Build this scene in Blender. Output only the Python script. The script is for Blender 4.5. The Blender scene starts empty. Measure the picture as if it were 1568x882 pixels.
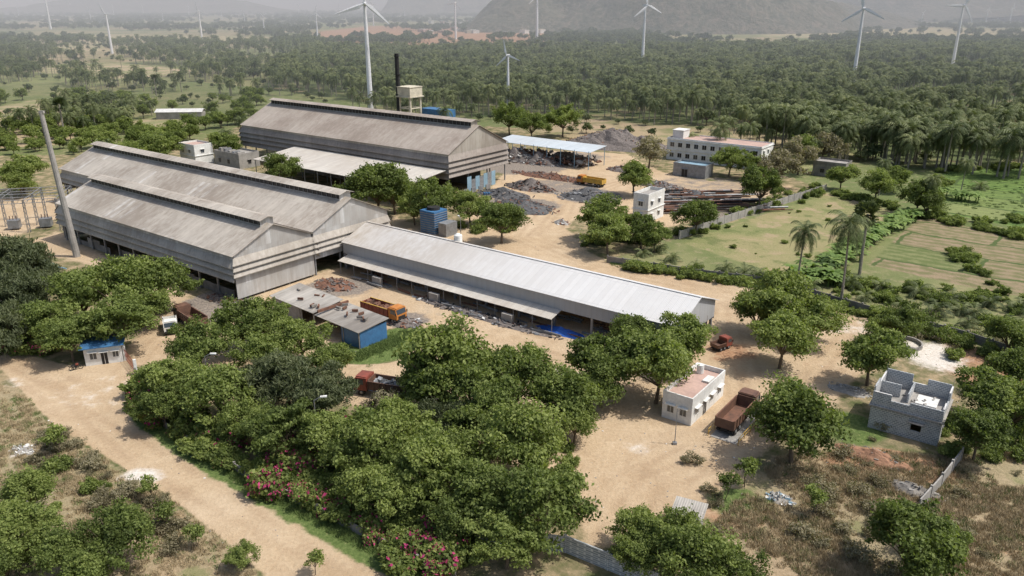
import bpy, math, random
import numpy as np
from mathutils import Vector, Matrix, noise
random.seed(7); np.random.seed(7)
R=random.random
def U(a,b): return a+(b-a)*random.random()
scene=bpy.context.scene
COL=scene.collection
# ---------------- survey: photo bearings -> ground metres -----------------
H=52.0; F=1200.0; CP,SP=0.9399,0.3415
def gp(px,py,z=0.0):
    dx=px-784; dy=py-441
    t=(H-z)/(F*SP+CP*dy)
    return (dx*t,(F*CP-SP*dy)*t,z)
def topz(X,Y,py):
    k=(441-py)/F
    return (k*(CP*Y+H*SP)-SP*Y+CP*H)/(CP+k*SP)
ANG=math.atan2(-.6,.8)
UV0=(-50.7,135.7)
def uv(u,v,z=0): return (UV0[0]+.8*u+.6*v, UV0[1]-.6*u+.8*v, z)

# ---------------- materials -----------------
def newmat(name):
    m=bpy.data.materials.new(name); m.use_nodes=True
    nt=m.node_tree; b=nt.nodes['Principled BSDF']
    return m,nt,b
def nd(nt,t,**k):
    n=nt.nodes.new(t)
    for a,v in k.items(): setattr(n,a,v)
    return n
def c4(c): return (c[0],c[1],c[2],1)
def noise_n(nt,vec,scale,detail=4,rough=.55):
    n=nd(nt,'ShaderNodeTexNoise'); n.inputs['Scale'].default_value=scale; n.inputs['Detail'].default_value=detail; n.inputs['Roughness'].default_value=rough
    if vec: nt.links.new(vec,n.inputs['Vector'])
    return n.outputs['Fac']
def ramp(nt,fac,stops):
    r=nd(nt,'ShaderNodeValToRGB'); e=r.color_ramp.elements
    while len(e)<len(stops): e.new(.5)
    for i,(p,c) in enumerate(stops): e[i].position=p; e[i].color=c4(c)
    nt.links.new(fac,r.inputs[0]); return r.outputs[0]
def mix(nt,fac,a,b,mode='MIX'):
    m=nd(nt,'ShaderNodeMix',data_type='RGBA',blend_type=mode)
    for s,v in ((0,fac),(6,a),(7,b)):
        if hasattr(v,'is_linked'): nt.links.new(v,m.inputs[s])
        elif s==0: m.inputs[0].default_value=v
        else: m.inputs[s].default_value=c4(v)
    return m.outputs[2]
def mth(nt,op,a,b=None,c=None):
    m=nd(nt,'ShaderNodeMath',operation=op)
    for i,v in enumerate((a,b,c)):
        if v is None: continue
        if hasattr(v,'is_linked'): nt.links.new(v,m.inputs[i])
        else: m.inputs[i].default_value=v
    return m.outputs[0]
def mrange(nt,v,a,b,c=0,d=1):
    m=nd(nt,'ShaderNodeMapRange',interpolation_type='SMOOTHSTEP')
    nt.links.new(v,m.inputs[0])
    for i,x in enumerate((a,b,c,d)): m.inputs[i+1].default_value=x
    return m.outputs[0]
def bump(nt,b,h,strength=.4,dist=.1):
    n=nd(nt,'ShaderNodeBump'); n.inputs['Strength'].default_value=strength; n.inputs['Distance'].default_value=dist
    nt.links.new(h,n.inputs['Height']); nt.links.new(n.outputs[0],b.inputs['Normal'])
def coords(nt,which='Object',scale=(1,1,1)):
    t=nd(nt,'ShaderNodeTexCoord'); m=nd(nt,'ShaderNodeMapping'); m.inputs['Scale'].default_value=scale
    nt.links.new(t.outputs[which],m.inputs['Vector']); return m.outputs[0]
def MAT(name,c1,c2=None,scale=.6,rough=.85,stretch=(1,1,1),metal=0,bmp=0,spec=.3,c3=None):
    m,nt,b=newmat(name)
    c2=c2 or tuple(x*.75 for x in c1)
    v=coords(nt,'Object',stretch)
    f=noise_n(nt,v,scale,6,.65)
    col=ramp(nt,f,[(.32,c2),(.62,c1)] if not c3 else [(.3,c2),(.5,c1),(.68,c3)])
    f2=noise_n(nt,v,scale*7,4)
    col=mix(nt,.35,col,ramp(nt,f2,[(.3,(.55,.55,.55)),(.7,(1.15,1.15,1.15))]),'MULTIPLY')
    nt.links.new(col,b.inputs['Base Color'])
    b.inputs['Roughness'].default_value=rough; b.inputs['Metallic'].default_value=metal
    b.inputs['Specular IOR Level'].default_value=spec
    if bmp: bump(nt,b,f2,bmp,.1)
    return m
def SHEET(name,c1,c2,dirt,dirt_amt=.5,panel=(1.05,6.0),rough=.55,xgrad=None,light=None,vert=False,lightprob=.05):
    m,nt,b=newmat(name)
    t=nd(nt,'ShaderNodeTexCoord'); s=nd(nt,'ShaderNodeSeparateXYZ'); nt.links.new(t.outputs['Object'],s.inputs[0])
    X=s.outputs[0] if not vert else mth(nt,'ADD',s.outputs[0],s.outputs[1])
    Yc=s.outputs[1] if not vert else s.outputs[2]
    ix=mth(nt,'FLOOR',mth(nt,'DIVIDE',X,panel[0])); iy=mth(nt,'FLOOR',mth(nt,'DIVIDE',Yc,panel[1]))
    cb=nd(nt,'ShaderNodeCombineXYZ'); nt.links.new(ix,cb.inputs[0]); nt.links.new(iy,cb.inputs[1])
    w=nd(nt,'ShaderNodeTexWhiteNoise'); nt.links.new(cb.outputs[0],w.inputs['Vector'])
    col=mix(nt,w.outputs['Value'],c1,c2)
    if light:
        lw=mrange(nt,w.outputs['Value'],1-lightprob,1-lightprob+.01)
        col=mix(nt,mth(nt,'MULTIPLY',lw,.7),col,light)
    st=(1.6,.18,1.6) if not vert else (1.6,1.6,.2)
    f=noise_n(nt,coords(nt,'Object',st),.8,6,.7)
    g=noise_n(nt,coords(nt,'Object'),.07,5,.6)
    d=mrange(nt,mth(nt,'ADD',mth(nt,'MULTIPLY',f,.5),mth(nt,'MULTIPLY',g,.65)),.45,.72,0,dirt_amt)
    if xgrad:
        gx=mrange(nt,s.outputs[0],xgrad[0],xgrad[1],1,.25)
        d=mth(nt,'MULTIPLY',mth(nt,'ADD',d,mth(nt,'MULTIPLY',gx,.4)),gx)
    col=mix(nt,d,col,dirt)
    fx=mth(nt,'FRACT',mth(nt,'DIVIDE',X,panel[0])); seam=mth(nt,'LESS_THAN',fx,.07)
    fy=mth(nt,'FRACT',mth(nt,'DIVIDE',Yc,panel[1])); seam2=mth(nt,'LESS_THAN',fy,.02)
    sm_=mth(nt,'MAXIMUM',seam,seam2)
    col=mix(nt,mth(nt,'MULTIPLY',sm_,.25),col,tuple(x*.5 for x in c1))
    nt.links.new(col,b.inputs['Base Color']); b.inputs['Roughness'].default_value=rough
    b.inputs['Specular IOR Level'].default_value=.3
    wv=mth(nt,'SINE',mth(nt,'MULTIPLY',X,6.283/.26)); bump(nt,b,wv,.4,.03)
    return m
def LEAF(name,c1,c2,c3,rnd=.6,trans=.3):
    m,nt,b=newmat(name)
    oi=nd(nt,'ShaderNodeObjectInfo')
    at=nd(nt,'ShaderNodeAttribute',attribute_name='tone')
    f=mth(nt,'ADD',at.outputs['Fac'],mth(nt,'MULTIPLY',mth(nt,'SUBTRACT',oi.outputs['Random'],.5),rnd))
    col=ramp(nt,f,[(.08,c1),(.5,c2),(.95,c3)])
    nt.links.new(col,b.inputs['Base Color']); b.inputs['Roughness'].default_value=.6; b.inputs['Specular IOR Level'].default_value=.2
    tr=nd(nt,'ShaderNodeBsdfTranslucent'); nt.links.new(mix(nt,1.0,col,(1.25,1.35,.6),'MULTIPLY'),tr.inputs[0])
    ms=nd(nt,'ShaderNodeMixShader'); ms.inputs[0].default_value=trans
    nt.links.new(b.outputs[0],ms.inputs[1]); nt.links.new(tr.outputs[0],ms.inputs[2])
    nt.links.new(ms.outputs[0],nt.nodes['Material Output'].inputs[0])
    return m
m_leaf=LEAF('neem_leaf',(.078,.105,.03),(.152,.195,.054),(.25,.295,.09),trans=.38)
m_leafdark=LEAF('dark_leaf',(.055,.07,.035),(.1,.12,.06),(.15,.17,.085))
m_leafgrey=LEAF('dry_leaf',(.13,.115,.07),(.21,.185,.115),(.29,.26,.17))
m_palm=LEAF('palm_leaf',(.06,.08,.032),(.12,.145,.06),(.205,.225,.1),trans=.2)
m_far=LEAF('scrub_leaf',(.05,.07,.028),(.095,.125,.05),(.16,.18,.08),rnd=.8,trans=.15)
m_banana=LEAF('banana_leaf',(.1,.16,.04),(.15,.23,.06),(.23,.31,.09))
m_flower=MAT('bougainvillea_flower',(.42,.05,.15),(.25,.02,.08),2)
m_bark=MAT('bark',(.17,.13,.09),(.09,.07,.05),3,bmp=.4)
m_palmbark=MAT('palm_bark',(.3,.27,.22),(.18,.16,.13),3,bmp=.3)
m_dry=MAT('dry_grass_blade',(.46,.37,.23),(.32,.25,.14),.3)
m_grass=MAT('green_grass_blade',(.16,.22,.06),(.09,.14,.04),.3)
m_white=MAT('white_paint',(.74,.74,.71),(.58,.57,.53),.35,bmp=.05)
m_cream=MAT('cream_paint',(.62,.57,.44),(.42,.38,.3),.3)
m_conc=MAT('concrete',(.36,.34,.31),(.24,.23,.21),.5,bmp=.2)
m_concD=MAT('weathered_concrete',(.28,.26,.23),(.13,.12,.11),.4,bmp=.2)
m_redroof=MAT('terracotta_terrace',(.5,.35,.29),(.39,.27,.23),.3)
m_dark=MAT('dark_opening',(.025,.025,.028),(.015,.015,.017),1,rough=.4)
m_glass=MAT('window_glass',(.05,.065,.08),(.03,.04,.05),1,rough=.12,spec=.8)
m_steel=MAT('grey_steel',(.3,.31,.32),(.2,.2,.2),1,rough=.5,metal=.3)
m_turb=MAT('turbine_white',(.8,.81,.82),(.74,.75,.76),.2,rough=.5)
m_blue=MAT('blue_paint',(.06,.18,.35),(.05,.12,.24),.6,rough=.5)
m_bluelt=MAT('light_blue_sheet',(.25,.38,.47),(.2,.3,.36),.5)
m_rust=MAT('rusty_steel',(.22,.11,.07),(.1,.06,.045),.9,bmp=.3)
m_black=MAT('black_paint',(.03,.03,.03),(.02,.02,.02),1)
m_rubber=MAT('tyre_rubber',(.035,.033,.03),(.025,.025,.025),2)
m_orange=MAT('orange_paint',(.55,.22,.05),(.36,.13,.03),1,rough=.45)
m_yellow=MAT('yellow_paint',(.6,.38,.07),(.38,.24,.06),1,rough=.45)
m_red=MAT('faded_red_paint',(.28,.075,.05),(.16,.06,.045),.8,rough=.6)
m_brown=MAT('brown_body',(.18,.1,.068),(.11,.065,.05),.9,rough=.6)
m_slag=MAT('slag',(.13,.13,.13),(.06,.06,.062),1.5,bmp=.6)
m_scrap=MAT('scrap_metal',(.22,.19,.17),(.08,.07,.065),1.7,bmp=.6)
m_tarp=MAT('blue_tarpaulin',(.03,.12,.45),(.02,.07,.28),.7,rough=.5)
m_roof1=SHEET('weathered_roof_sheet',(.50,.455,.39),(.42,.38,.325),(.23,.19,.15),.8,light=(.64,.62,.58))
m_roof3=SHEET('brown_dusty_roof_sheet',(.42,.365,.31),(.36,.315,.265),(.21,.165,.13),.7,panel=(1.05,7))
m_roofL=SHEET('white_roof_sheet',(.64,.635,.62),(.595,.59,.575),(.38,.33,.27),.6,xgrad=(2,52))
m_roofc=SHEET('pale_canopy_sheet',(.58,.55,.49),(.5,.47,.42),(.36,.3,.24),.5)
m_roofblue=SHEET('pale_grey_canopy_sheet',(.52,.57,.6),(.46,.51,.54),(.4,.41,.41),.5)
m_wall1=SHEET('grey_cladding',(.46,.46,.45),(.39,.39,.38),(.25,.22,.185),.65,vert=True,panel=(1.05,3.1),light=(.64,.65,.65),lightprob=.2)
m_band=SHEET('louvre_cladding',(.43,.40,.35),(.37,.34,.30),(.21,.18,.145),.7,vert=True,panel=(3.1,50))
m_band3=SHEET('brown_louvre_cladding',(.31,.275,.24),(.265,.235,.205),(.15,.12,.1),.65,vert=True,panel=(3.1,50))
m_wallL=SHEET('plain_grey_cladding',(.40,.41,.42),(.38,.39,.40),(.3,.29,.27),.4,vert=True,panel=(1.05,30))
m_hut=SHEET('asbestos_roof',(.46,.43,.38),(.36,.34,.30),(.16,.14,.12),.8)
def BLOCK():
    m,nt,b=newmat('concrete_block')
    t=nd(nt,'ShaderNodeTexCoord'); s=nd(nt,'ShaderNodeSeparateXYZ'); nt.links.new(t.outputs['Object'],s.inputs[0])
    cb=nd(nt,'ShaderNodeCombineXYZ'); nt.links.new(mth(nt,'ADD',s.outputs[0],s.outputs[1]),cb.inputs[0]); nt.links.new(s.outputs[2],cb.inputs[1])
    br=nd(nt,'ShaderNodeTexBrick'); nt.links.new(cb.outputs[0],br.inputs['Vector'])
    br.inputs['Scale'].default_value=1; br.inputs['Brick Width'].default_value=.45; br.inputs['Row Height'].default_value=.24; br.inputs['Mortar Size'].default_value=.035
    br.inputs['Color1'].default_value=(.34,.36,.37,1); br.inputs['Color2'].default_value=(.22,.24,.25,1); br.inputs['Mortar'].default_value=(.58,.57,.55,1)
    nt.links.new(mix(nt,.4,br.outputs[0],ramp(nt,noise_n(nt,coords(nt),.8,5),[(.3,(.6,.6,.6)),(.7,(1.2,1.2,1.2))]),'MULTIPLY'),b.inputs['Base Color'])
    b.inputs['Roughness'].default_value=.9; return m
m_block=BLOCK()

# ---------------- mesh helpers -----------------
class MB:
    def __init__(s): s.v=[];s.f=[];s.m=[]
    def face(s,pts,m=0):
        i=len(s.v); s.v+= [tuple(p) for p in pts]; s.f.append(tuple(range(i,i+len(pts)))); s.m.append(m)
    def box(s,x0,x1,y0,y1,z0,z1,m=0,M=None):
        p=[(x0,y0,z0),(x1,y0,z0),(x1,y1,z0),(x0,y1,z0),(x0,y0,z1),(x1,y0,z1),(x1,y1,z1),(x0,y1,z1)]
        if M is not None: p=[tuple(M@Vector(q)) for q in p]
        i=len(s.v); s.v+=p
        for f in ((0,3,2,1),(4,5,6,7),(0,1,5,4),(1,2,6,5),(2,3,7,6),(3,0,4,7)): s.f.append(tuple(i+k for k in f)); s.m.append(m)
    def slab(s,pts,th,m=0):
        n=len(pts); i=len(s.v); s.v+=[tuple(p) for p in pts]+[(p[0],p[1],p[2]-th) for p in pts]
        s.f.append(tuple(range(i,i+n))); s.m.append(m)
        s.f.append(tuple(range(i+2*n-1,i+n-1,-1))); s.m.append(m)
        for k in range(n):
            j=(k+1)%n; s.f.append((i+k,i+n+k,i+n+j,i+j)); s.m.append(m)
    def tube(s,a,b,r0,r1=None,n=8,m=0,cap=True):
        r1=r0 if r1 is None else r1
        a=Vector(a);b=Vector(b); d=(b-a)
        if d.length<1e-6: return
        q=d.to_track_quat('Z','Y'); i=len(s.v)
        for c,r in ((a,r0),(b,r1)):
            for k in range(n):
                t=6.28318*k/n; s.v.append(tuple(c+q@Vector((math.cos(t)*r,math.sin(t)*r,0))))
        for k in range(n):
            j=(k+1)%n; s.f.append((i+k,i+j,i+n+j,i+n+k)); s.m.append(m)
        if cap: s.f.append(tuple(range(i+n-1,i-1,-1))); s.m.append(m); s.f.append(tuple(range(i+n,i+2*n))); s.m.append(m)
    def mesh(s,name,mats,smooth=False):
        me=bpy.data.meshes.new(name); me.from_pydata(s.v,[],s.f)
        for m in mats: me.materials.append(m)
        me.polygons.foreach_set('material_index',s.m)
        if smooth: me.polygons.foreach_set('use_smooth',[True]*len(s.f))
        me.update(); return me
def addobj(name,data,loc=(0,0,0),rot=0,scale=(1,1,1),parent=None):
    o=bpy.data.objects.new(name,data); COL.objects.link(o)
    o.location=loc; o.rotation_euler=(0,0,rot); o.scale=scale
    if parent: o.parent=parent
    return o
def group(name,loc,rot,parts):
    e=addobj(name,None,loc,rot)
    for pn,(mb,mats) in parts.items(): addobj(pn,mb.mesh(name+'_'+pn,mats),parent=e)
    return e

# ---------------- foliage meshes -----------------
def leafmesh(name,centers,leafsize,nleaf,mats,limbs,aspect=1.7,droop=0,flower=0,shell=.5,leafbias=.45):
    mb=MB()
    for (a,b,r0,r1) in limbs: mb.tube(a,b,r0,r1,6,0)
    vs=list(mb.v);fs=list(mb.f);ms=list(mb.m);tone=[.5]*len(vs)
    tot=sum(c[3]**2 for c in centers)
    zmin=min(c[2] for c in centers); zmax=max(c[2] for c in centers)+.01
    for (cx,cy,cz,cr) in centers:
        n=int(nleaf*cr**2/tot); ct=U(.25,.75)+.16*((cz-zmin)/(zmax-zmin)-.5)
        sq=Vector((U(.75,1.4),U(.75,1.4),U(.45,.85)))
        til=Vector((random.gauss(0,.35),random.gauss(0,.35)))
        for _ in range(n):
            d=Vector((random.gauss(0,1),random.gauss(0,1),random.gauss(0,1))).normalized()
            if d.z<-.3 and R()<.5: d.z*=-1
            rr=cr*(shell+(1.35-shell)*R()) if R()<.8 else cr*R()*1.7
            ox,oy=d.x*rr*sq.x,d.y*rr*sq.y
            p=Vector((cx+ox,cy+oy,cz+d.z*rr*sq.z+til.x*ox+til.y*oy))
            nrm=(d*leafbias+Vector((random.gauss(0,.6),random.gauss(0,.6),random.gauss(0,.6)+.35))).normalized()
            t=nrm.cross(Vector((random.gauss(0,1),random.gauss(0,1),random.gauss(0,1)))).normalized()
            if droop: t=(t+Vector((0,0,-droop))).normalized()
            b=nrm.cross(t)
            if b.length<1e-3: continue
            b.normalize()
            s=leafsize*U(.55,1.35); L=s*aspect*.5; W=s*.5
            i=len(vs)
            vs+= [tuple(p-t*L),tuple(p+b*W-t*L*.1),tuple(p+t*L),tuple(p-b*W-t*L*.1)]
            fs.append((i,i+1,i+2,i+3))
            fl=flower and R()<flower and d.z>-.2
            ms.append(2 if fl else 1)
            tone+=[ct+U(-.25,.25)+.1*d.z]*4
    me=bpy.data.meshes.new(name); me.from_pydata(vs,[],fs)
    for m in mats: me.materials.append(m)
    me.polygons.foreach_set('material_index',ms)
    a=me.attributes.new('tone','FLOAT','POINT'); a.data.foreach_set('value',tone)
    me.update(); return me
def crown(n,R0,zc,rz,cr,low=-.4):
    out=[]; sd=U(0,99)
    for k in range(n):
        for _ in range(20):
            d=Vector((random.gauss(0,1),random.gauss(0,1),random.gauss(0,1))).normalized()
            if d.z>low: break
        f=1+.55*noise.noise(d*1.6+Vector((sd,0,0)))
        r=max(.2,(R0*(.3+.78*R()**.45)-cr*.4)*f)
        out.append((d.x*r,d.y*r,zc+d.z*rz*(r/R0),cr*random.choice((.45,.6,.8,1.0,1.3))))
    return out
def broadleaf(name,nleaf=9000,ls=.33,mat=m_leaf,n=30,R0=4.5,zc=5.2,rz=3.5,cr=1.35,droop=0,aspect=1.7,irr=.2,flower=0,tr=.24,trunkh=2.3):
    cs=crown(n,R0,zc,rz,cr)
    ax,ay=U(1-irr,1+irr),U(1-irr,1+irr)
    cs=[(c[0]*ax,c[1]*ay,c[2],c[3]) for c in cs]
    limbs=[]
    top=Vector((U(-.3,.3),U(-.3,.3),trunkh)); limbs.append(((0,0,-.1),tuple(top),tr*1.2,tr*.85))
    for c in random.sample(cs,min(len(cs),18)):
        mid=top.lerp(Vector(c[:3]),.5)+Vector((U(-.3,.3),U(-.3,.3),U(0,.5)))
        limbs.append((tuple(top),tuple(mid),tr*.55,tr*.32)); limbs.append((tuple(mid),c[:3],tr*.32,tr*.1))
    return leafmesh(name,cs,ls,nleaf,[m_bark,mat,m_flower],limbs,aspect=aspect,droop=droop,flower=flower)
def palmmesh(name,h,nf=22,L=3.6,lean=.6,mat=m_palm,nl=13,tr=.16):
    mb=MB()
    pts=[Vector((lean*(t**2),lean*.3*t,h*t)) for t in [0,.25,.5,.75,1]]
    for a,b,i in zip(pts[:-1],pts[1:],range(4)): mb.tube(a,b,tr*(1.25-.15*i),tr*(1.1-.15*i),6,0)
    tone=[.5]*len(mb.v); top=pts[-1]
    for k in range(nf):
        az=k*2.39996+U(-.2,.2); el=math.radians(78-115*(k/nf)+U(-8,8)); ll=L*U(.85,1.1); tn=U(.35,.75)-.2*(k/nf)
        hd=Vector((math.cos(az),math.sin(az),0)); side=Vector((-hd.y,hd.x,0))
        p=top.copy(); seg=8; P=[p.copy()]
        e=el
        for q in range(seg):
            d=hd*math.cos(e)+Vector((0,0,math.sin(e))); p=p+d*(ll/seg); P.append(p.copy()); e-=math.radians(11+q*1.6)
            e=max(e,-1.4)
        for q in range(nl):
            t=(q+1)/nl*seg*.999; i=int(t); a=P[i].lerp(P[i+1],t-i); fw=(P[i+1]-P[i]).normalized()
            w=(ll*.26)*math.sin(.35+2.6*(q+1)/nl)+.12
            for sg in (1,-1):
                tip=a+side*sg*w*.85+fw*w*.55+Vector((0,0,-w*U(.35,.75)))
                b=ll/nl*.42
                mb.face([a-fw*b,a+fw*b,tip],1); tone+=[tn+U(-.12,.12)]*3
    me=mb.mesh(name,[m_palmbark,mat]); at=me.attributes.new('tone','FLOAT','POINT'); at.data.foreach_set('value',tone[:len(me.vertices)]); return me
def palmyra(name,h):
    mb=MB(); mb.tube((0,0,-.1),(.1,0,h*.5),.26,.2,7,0); mb.tube((.1,0,h*.5),(.15,0,h),.2,.2,7,0); tone=[.5]*len(mb.v)
    top=Vector((.15,0,h))
    for k in range(38):
        d=Vector((random.gauss(0,1),random.gauss(0,1),random.gauss(0,1)+.25)).normalized()
        c=top+d*U(.9,1.4); s=d.cross(Vector((U(-1,1),U(-1,1),U(-1,1)))).normalized(); tn=U(.0,.35)
        for j in range(9):
            a=-1.9+3.8*j/8; q=(d*math.cos(a)+s*math.sin(a)); q2=(d*math.cos(a+.22)+s*math.sin(a+.22)); q1=(d*math.cos(a-.22)+s*math.sin(a-.22))
            mb.face([c,c+q1*.75,c+q*1.15+Vector((0,0,-.1)),c+q2*.75],1); tone+=[tn+U(-.1,.1)]*4
    me=mb.mesh(name,[m_palmbark,m_palm]); at=me.attributes.new('tone','FLOAT','POINT'); at.data.foreach_set('value',tone); return me
def bananamesh(name):
    mb=MB(); mb.tube((0,0,0),(0,0,1.3),.14,.1,6,0); tone=[.5]*len(mb.v)
    for k in range(9):
        az=k*2.4; el=math.radians(U(45,75)); L=U(1.7,2.4); hd=Vector((math.cos(az),math.sin(az),0)); sd=Vector((-hd.y,hd.x,0)); p=Vector((0,0,1.2)); e=el; tn=U(.2,.8)
        for q in range(5):
            n=p+(hd*math.cos(e)+Vector((0,0,math.sin(e))))*L/5; w0=.36*math.sin(.3+2.6*q/5); w1=.36*math.sin(.3+2.6*(q+1)/5)
            mb.face([p+sd*w0,p-sd*w0,n-sd*w1,n+sd*w1],1); tone+=[tn]*4; p=n; e-=.38
    me=mb.mesh(name,[m_banana,m_banana]); at=me.attributes.new('tone','FLOAT','POINT'); at.data.foreach_set('value',tone); return me
def grassmesh(name,mat,n=46,h=.6,sp=.55):
    mb=MB()
    for k in range(n):
        a=U(0,6.28); r=sp*R()**.5; x,y=math.cos(a)*r,math.sin(a)*r; hh=h*U(.4,1.1); w=.035; b=U(0,6.28); lx,ly=U(-.3,.3)*hh*2.4,U(-.3,.3)*hh*2.4
        mb.face([(x-w*math.cos(b),y-w*math.sin(b),0),(x+w*math.cos(b),y+w*math.sin(b),0),(x+lx,y+ly,hh)],0)
    return mb.mesh(name,[mat])

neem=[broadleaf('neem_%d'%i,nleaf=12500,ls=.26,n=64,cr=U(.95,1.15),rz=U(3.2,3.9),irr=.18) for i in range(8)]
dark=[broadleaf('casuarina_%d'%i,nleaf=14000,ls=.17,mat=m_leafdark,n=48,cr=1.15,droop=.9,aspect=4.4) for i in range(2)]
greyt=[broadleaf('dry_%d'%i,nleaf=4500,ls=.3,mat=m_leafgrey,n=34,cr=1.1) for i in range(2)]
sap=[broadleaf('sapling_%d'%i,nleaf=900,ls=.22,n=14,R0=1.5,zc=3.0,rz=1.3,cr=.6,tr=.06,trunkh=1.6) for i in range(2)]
def bushm(name,mat=m_leaf,flower=0,n=12,nl=2600,ls=.25):
    cs=[]
    for k in range(n):
        a=U(0,6.28); r=1.8*R()**.5; cs.append((math.cos(a)*r,math.sin(a)*r,U(.4,1.6),U(.4,.9)))
    return leafmesh(name,cs,ls,nl,[m_bark,mat,m_flower],[((0,0,0),c[:3],.05,.02) for c in cs[:7]],flower=flower)
boug=[bushm('bougainvillea_%d'%i,flower=f) for i,f in enumerate((.2,.09,.04,.0,.0))]
bush=[bushm('shrub_%d'%i) for i in range(3)]
drybush=[bushm('drybush_%d'%i,m_leafgrey,nl=900,ls=.2) for i in range(2)]
farT=[broadleaf('fartree_%d'%i,nleaf=900,ls=.75,mat=m_far,n=16,cr=1.6,aspect=1.3,zc=4.6,irr=.35) for i in range(4)]
palmsF=[palmmesh('palm_%d'%i,h,nf=22,L=4.4,lean=U(-.9,.9),nl=9,tr=.2) for i,h in enumerate((8.5,9.5,10.5,7.5))]
palmN=[palmmesh('palm_near_%d'%i,h,nf=26,L=3.6,lean=U(-.6,.6),nl=20) for i,h in enumerate((10,9))]
palmY=[palmmesh('palm_young_%d'%i,.7,nf=16,L=3.2,lean=0,nl=18,tr=.2) for i in range(2)]
palmyraM=[palmyra('palmyra_0',9.5),palmyra('palmyra_1',8)]
ban=[bananamesh('banana_0')]
gd=[grassmesh('grass_dry_%d'%i,m_dry) for i in range(2)]; gg=[grassmesh('grass_green_%d'%i,m_grass,h=.4) for i in range(2)]

def place_tree(name,meshes,cx,cy,r,base=4.5,zf=1.155,zs=1):
    zc=5; Rr=4
    for _ in range(5):
        P=gp(cx,cy,zc); dep=P[1]*CP+(H-zc)*SP; Rr=r*dep/F; zc=zf*Rr
    s=Rr/base
    return addobj(name,random.choice(meshes),(P[0],P[1],0),U(0,6.28),(s,s,s*zs*U(.93,1.08)))

def scatter(name,meshes,pts):
    """one parent mesh of seed faces per variant; child plant instanced on every face"""
    k=len(meshes)
    for i,me in enumerate(meshes):
        P=pts[i::k]
        if not P: continue
        vs=[];fs=[]
        for (x,y,z,a,s) in P:
            c,sn=math.cos(a)*s/2,math.sin(a)*s/2; j=len(vs)
            vs+=[(x-c+sn,y-sn-c,z),(x+c+sn,y+sn-c,z),(x+c-sn,y+sn+c,z),(x-c-sn,y-sn+c,z)]; fs.append((j,j+1,j+2,j+3))
        m=bpy.data.meshes.new(name+'_seeds'); m.from_pydata(vs,[],fs)
        o=addobj(name,m); o.instance_type='FACES'; o.use_instance_faces_scale=True; o.instance_faces_scale=1
        o.show_instancer_for_render=False; o.show_instancer_for_viewport=False
        addobj('plant',me,parent=o)

def inside(poly,x,y):
    x=np.asarray(x,float);y=np.asarray(y,float); r=np.zeros(x.shape,bool); n=len(poly)
    for i in range(n):
        x1,y1=poly[i][:2];x2,y2=poly[(i+1)%n][:2]
        c=((y1>y)!=(y2>y))&(x<(x2-x1)*(y-y1)/((y2-y1) or 1e-9)+x1); r^=c
    return r
def pdist(poly,x,y,closed=True):
    d=np.full(np.shape(x),1e9); n=len(poly)
    for i in range(n if closed else n-1):
        x1,y1=poly[i][:2];x2,y2=poly[(i+1)%n][:2]; dx,dy=x2-x1,y2-y1
        t=np.clip(((x-x1)*dx+(y-y1)*dy)/(dx*dx+dy*dy+1e-9),0,1)
        d=np.minimum(d,np.hypot(x-x1-t*dx,y-y1-t*dy))
    return d
def W(pl): return [gp(*p)[:2] for p in pl]

# ---------------- land cover outlines (ground metres) -----------------
road=W([(-60,545),(0,562),(25,590),(75,645),(185,715),(245,752),(315,805),(385,862),(450,930),(710,930),(640,882),(560,845),(470,795),(375,742),(290,690),(228,645),(205,610),(208,560),(190,545),(115,562),(50,545),(0,528),(-60,510)])
yard=W([(190,540),(225,490),(340,455),(480,420),(560,400),(600,330),(640,345),(700,350),(740,300),(775,262),(772,230),(900,232),(960,236),(1010,262),(1060,275),(1215,285),(1130,315),(1020,350),(950,352),(880,335),(868,350),(905,388),(940,402),(1180,440),(1345,485),(1335,560),(1290,600),(1270,640),(1190,680),(1140,720),(1100,790),(1010,800),(960,840),(900,835),(860,740),(760,700),(600,640),(540,620),(400,560),(300,560),(210,560)])
site=W([(-100,470),(60,330),(-60,240),(250,235),(420,175),(640,190),(780,195),(1000,232),(1180,262),(1265,290),(1050,362),(930,400),(1180,432),(1345,480),(1480,520),(1600,640),(1600,950),(-200,950)])
yardleft=W([(-60,400),(95,350),(340,470),(250,490),(190,430),(60,390),(0,370),(-80,350),(-60,300),(100,300),(110,330)])
field_y=W([(1045,372),(1265,295),(1395,330),(1270,415),(1190,420)])
field_g=W([(1425,322),(1445,262),(1640,250),(1700,395),(1568,350)])
field_b=W([(1330,405),(1410,330),(1568,368),(1660,400),(1640,460),(1530,450)])
dryBL=W([(-40,585),(25,592),(75,648),(185,718),(245,755),(315,808),(385,865),(430,930),(-200,930)])
dryBR=W([(1100,800),(1190,700),(1300,690),(1480,700),(1568,690),(1700,700),(1700,950),(1080,950)])
palmland=W([(395,135),(480,82),(640,84),(900,82),(1250,78),(1640,78),(1700,268),(1568,266),(1430,252),(1345,242),(1230,218),(1100,190),(1000,192),(920,182),(760,180),(640,170),(520,150)])
redfar=W([(470,50),(560,40),(700,38),(860,50),(870,78),(760,84),(600,78),(520,70)])
tanfar=W([(1130,46),(1300,40),(1600,44),(1600,64),(1350,62),(1180,56)])
clear1=W([(185,190),(300,165),(330,185),(240,205)]); clear2=W([(0,60),(160,52),(420,56),(440,74),(100,80)]); clear3=W([(1400,190),(1568,172),(1600,180),(1450,205)])
clear4=W([(30,108),(180,96),(330,108),(200,124)]); clear5=W([(-40,170),(60,150),(110,170),(30,200)]); clear6=W([(1180,112),(1400,104),(1600,114),(1400,120)])
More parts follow.
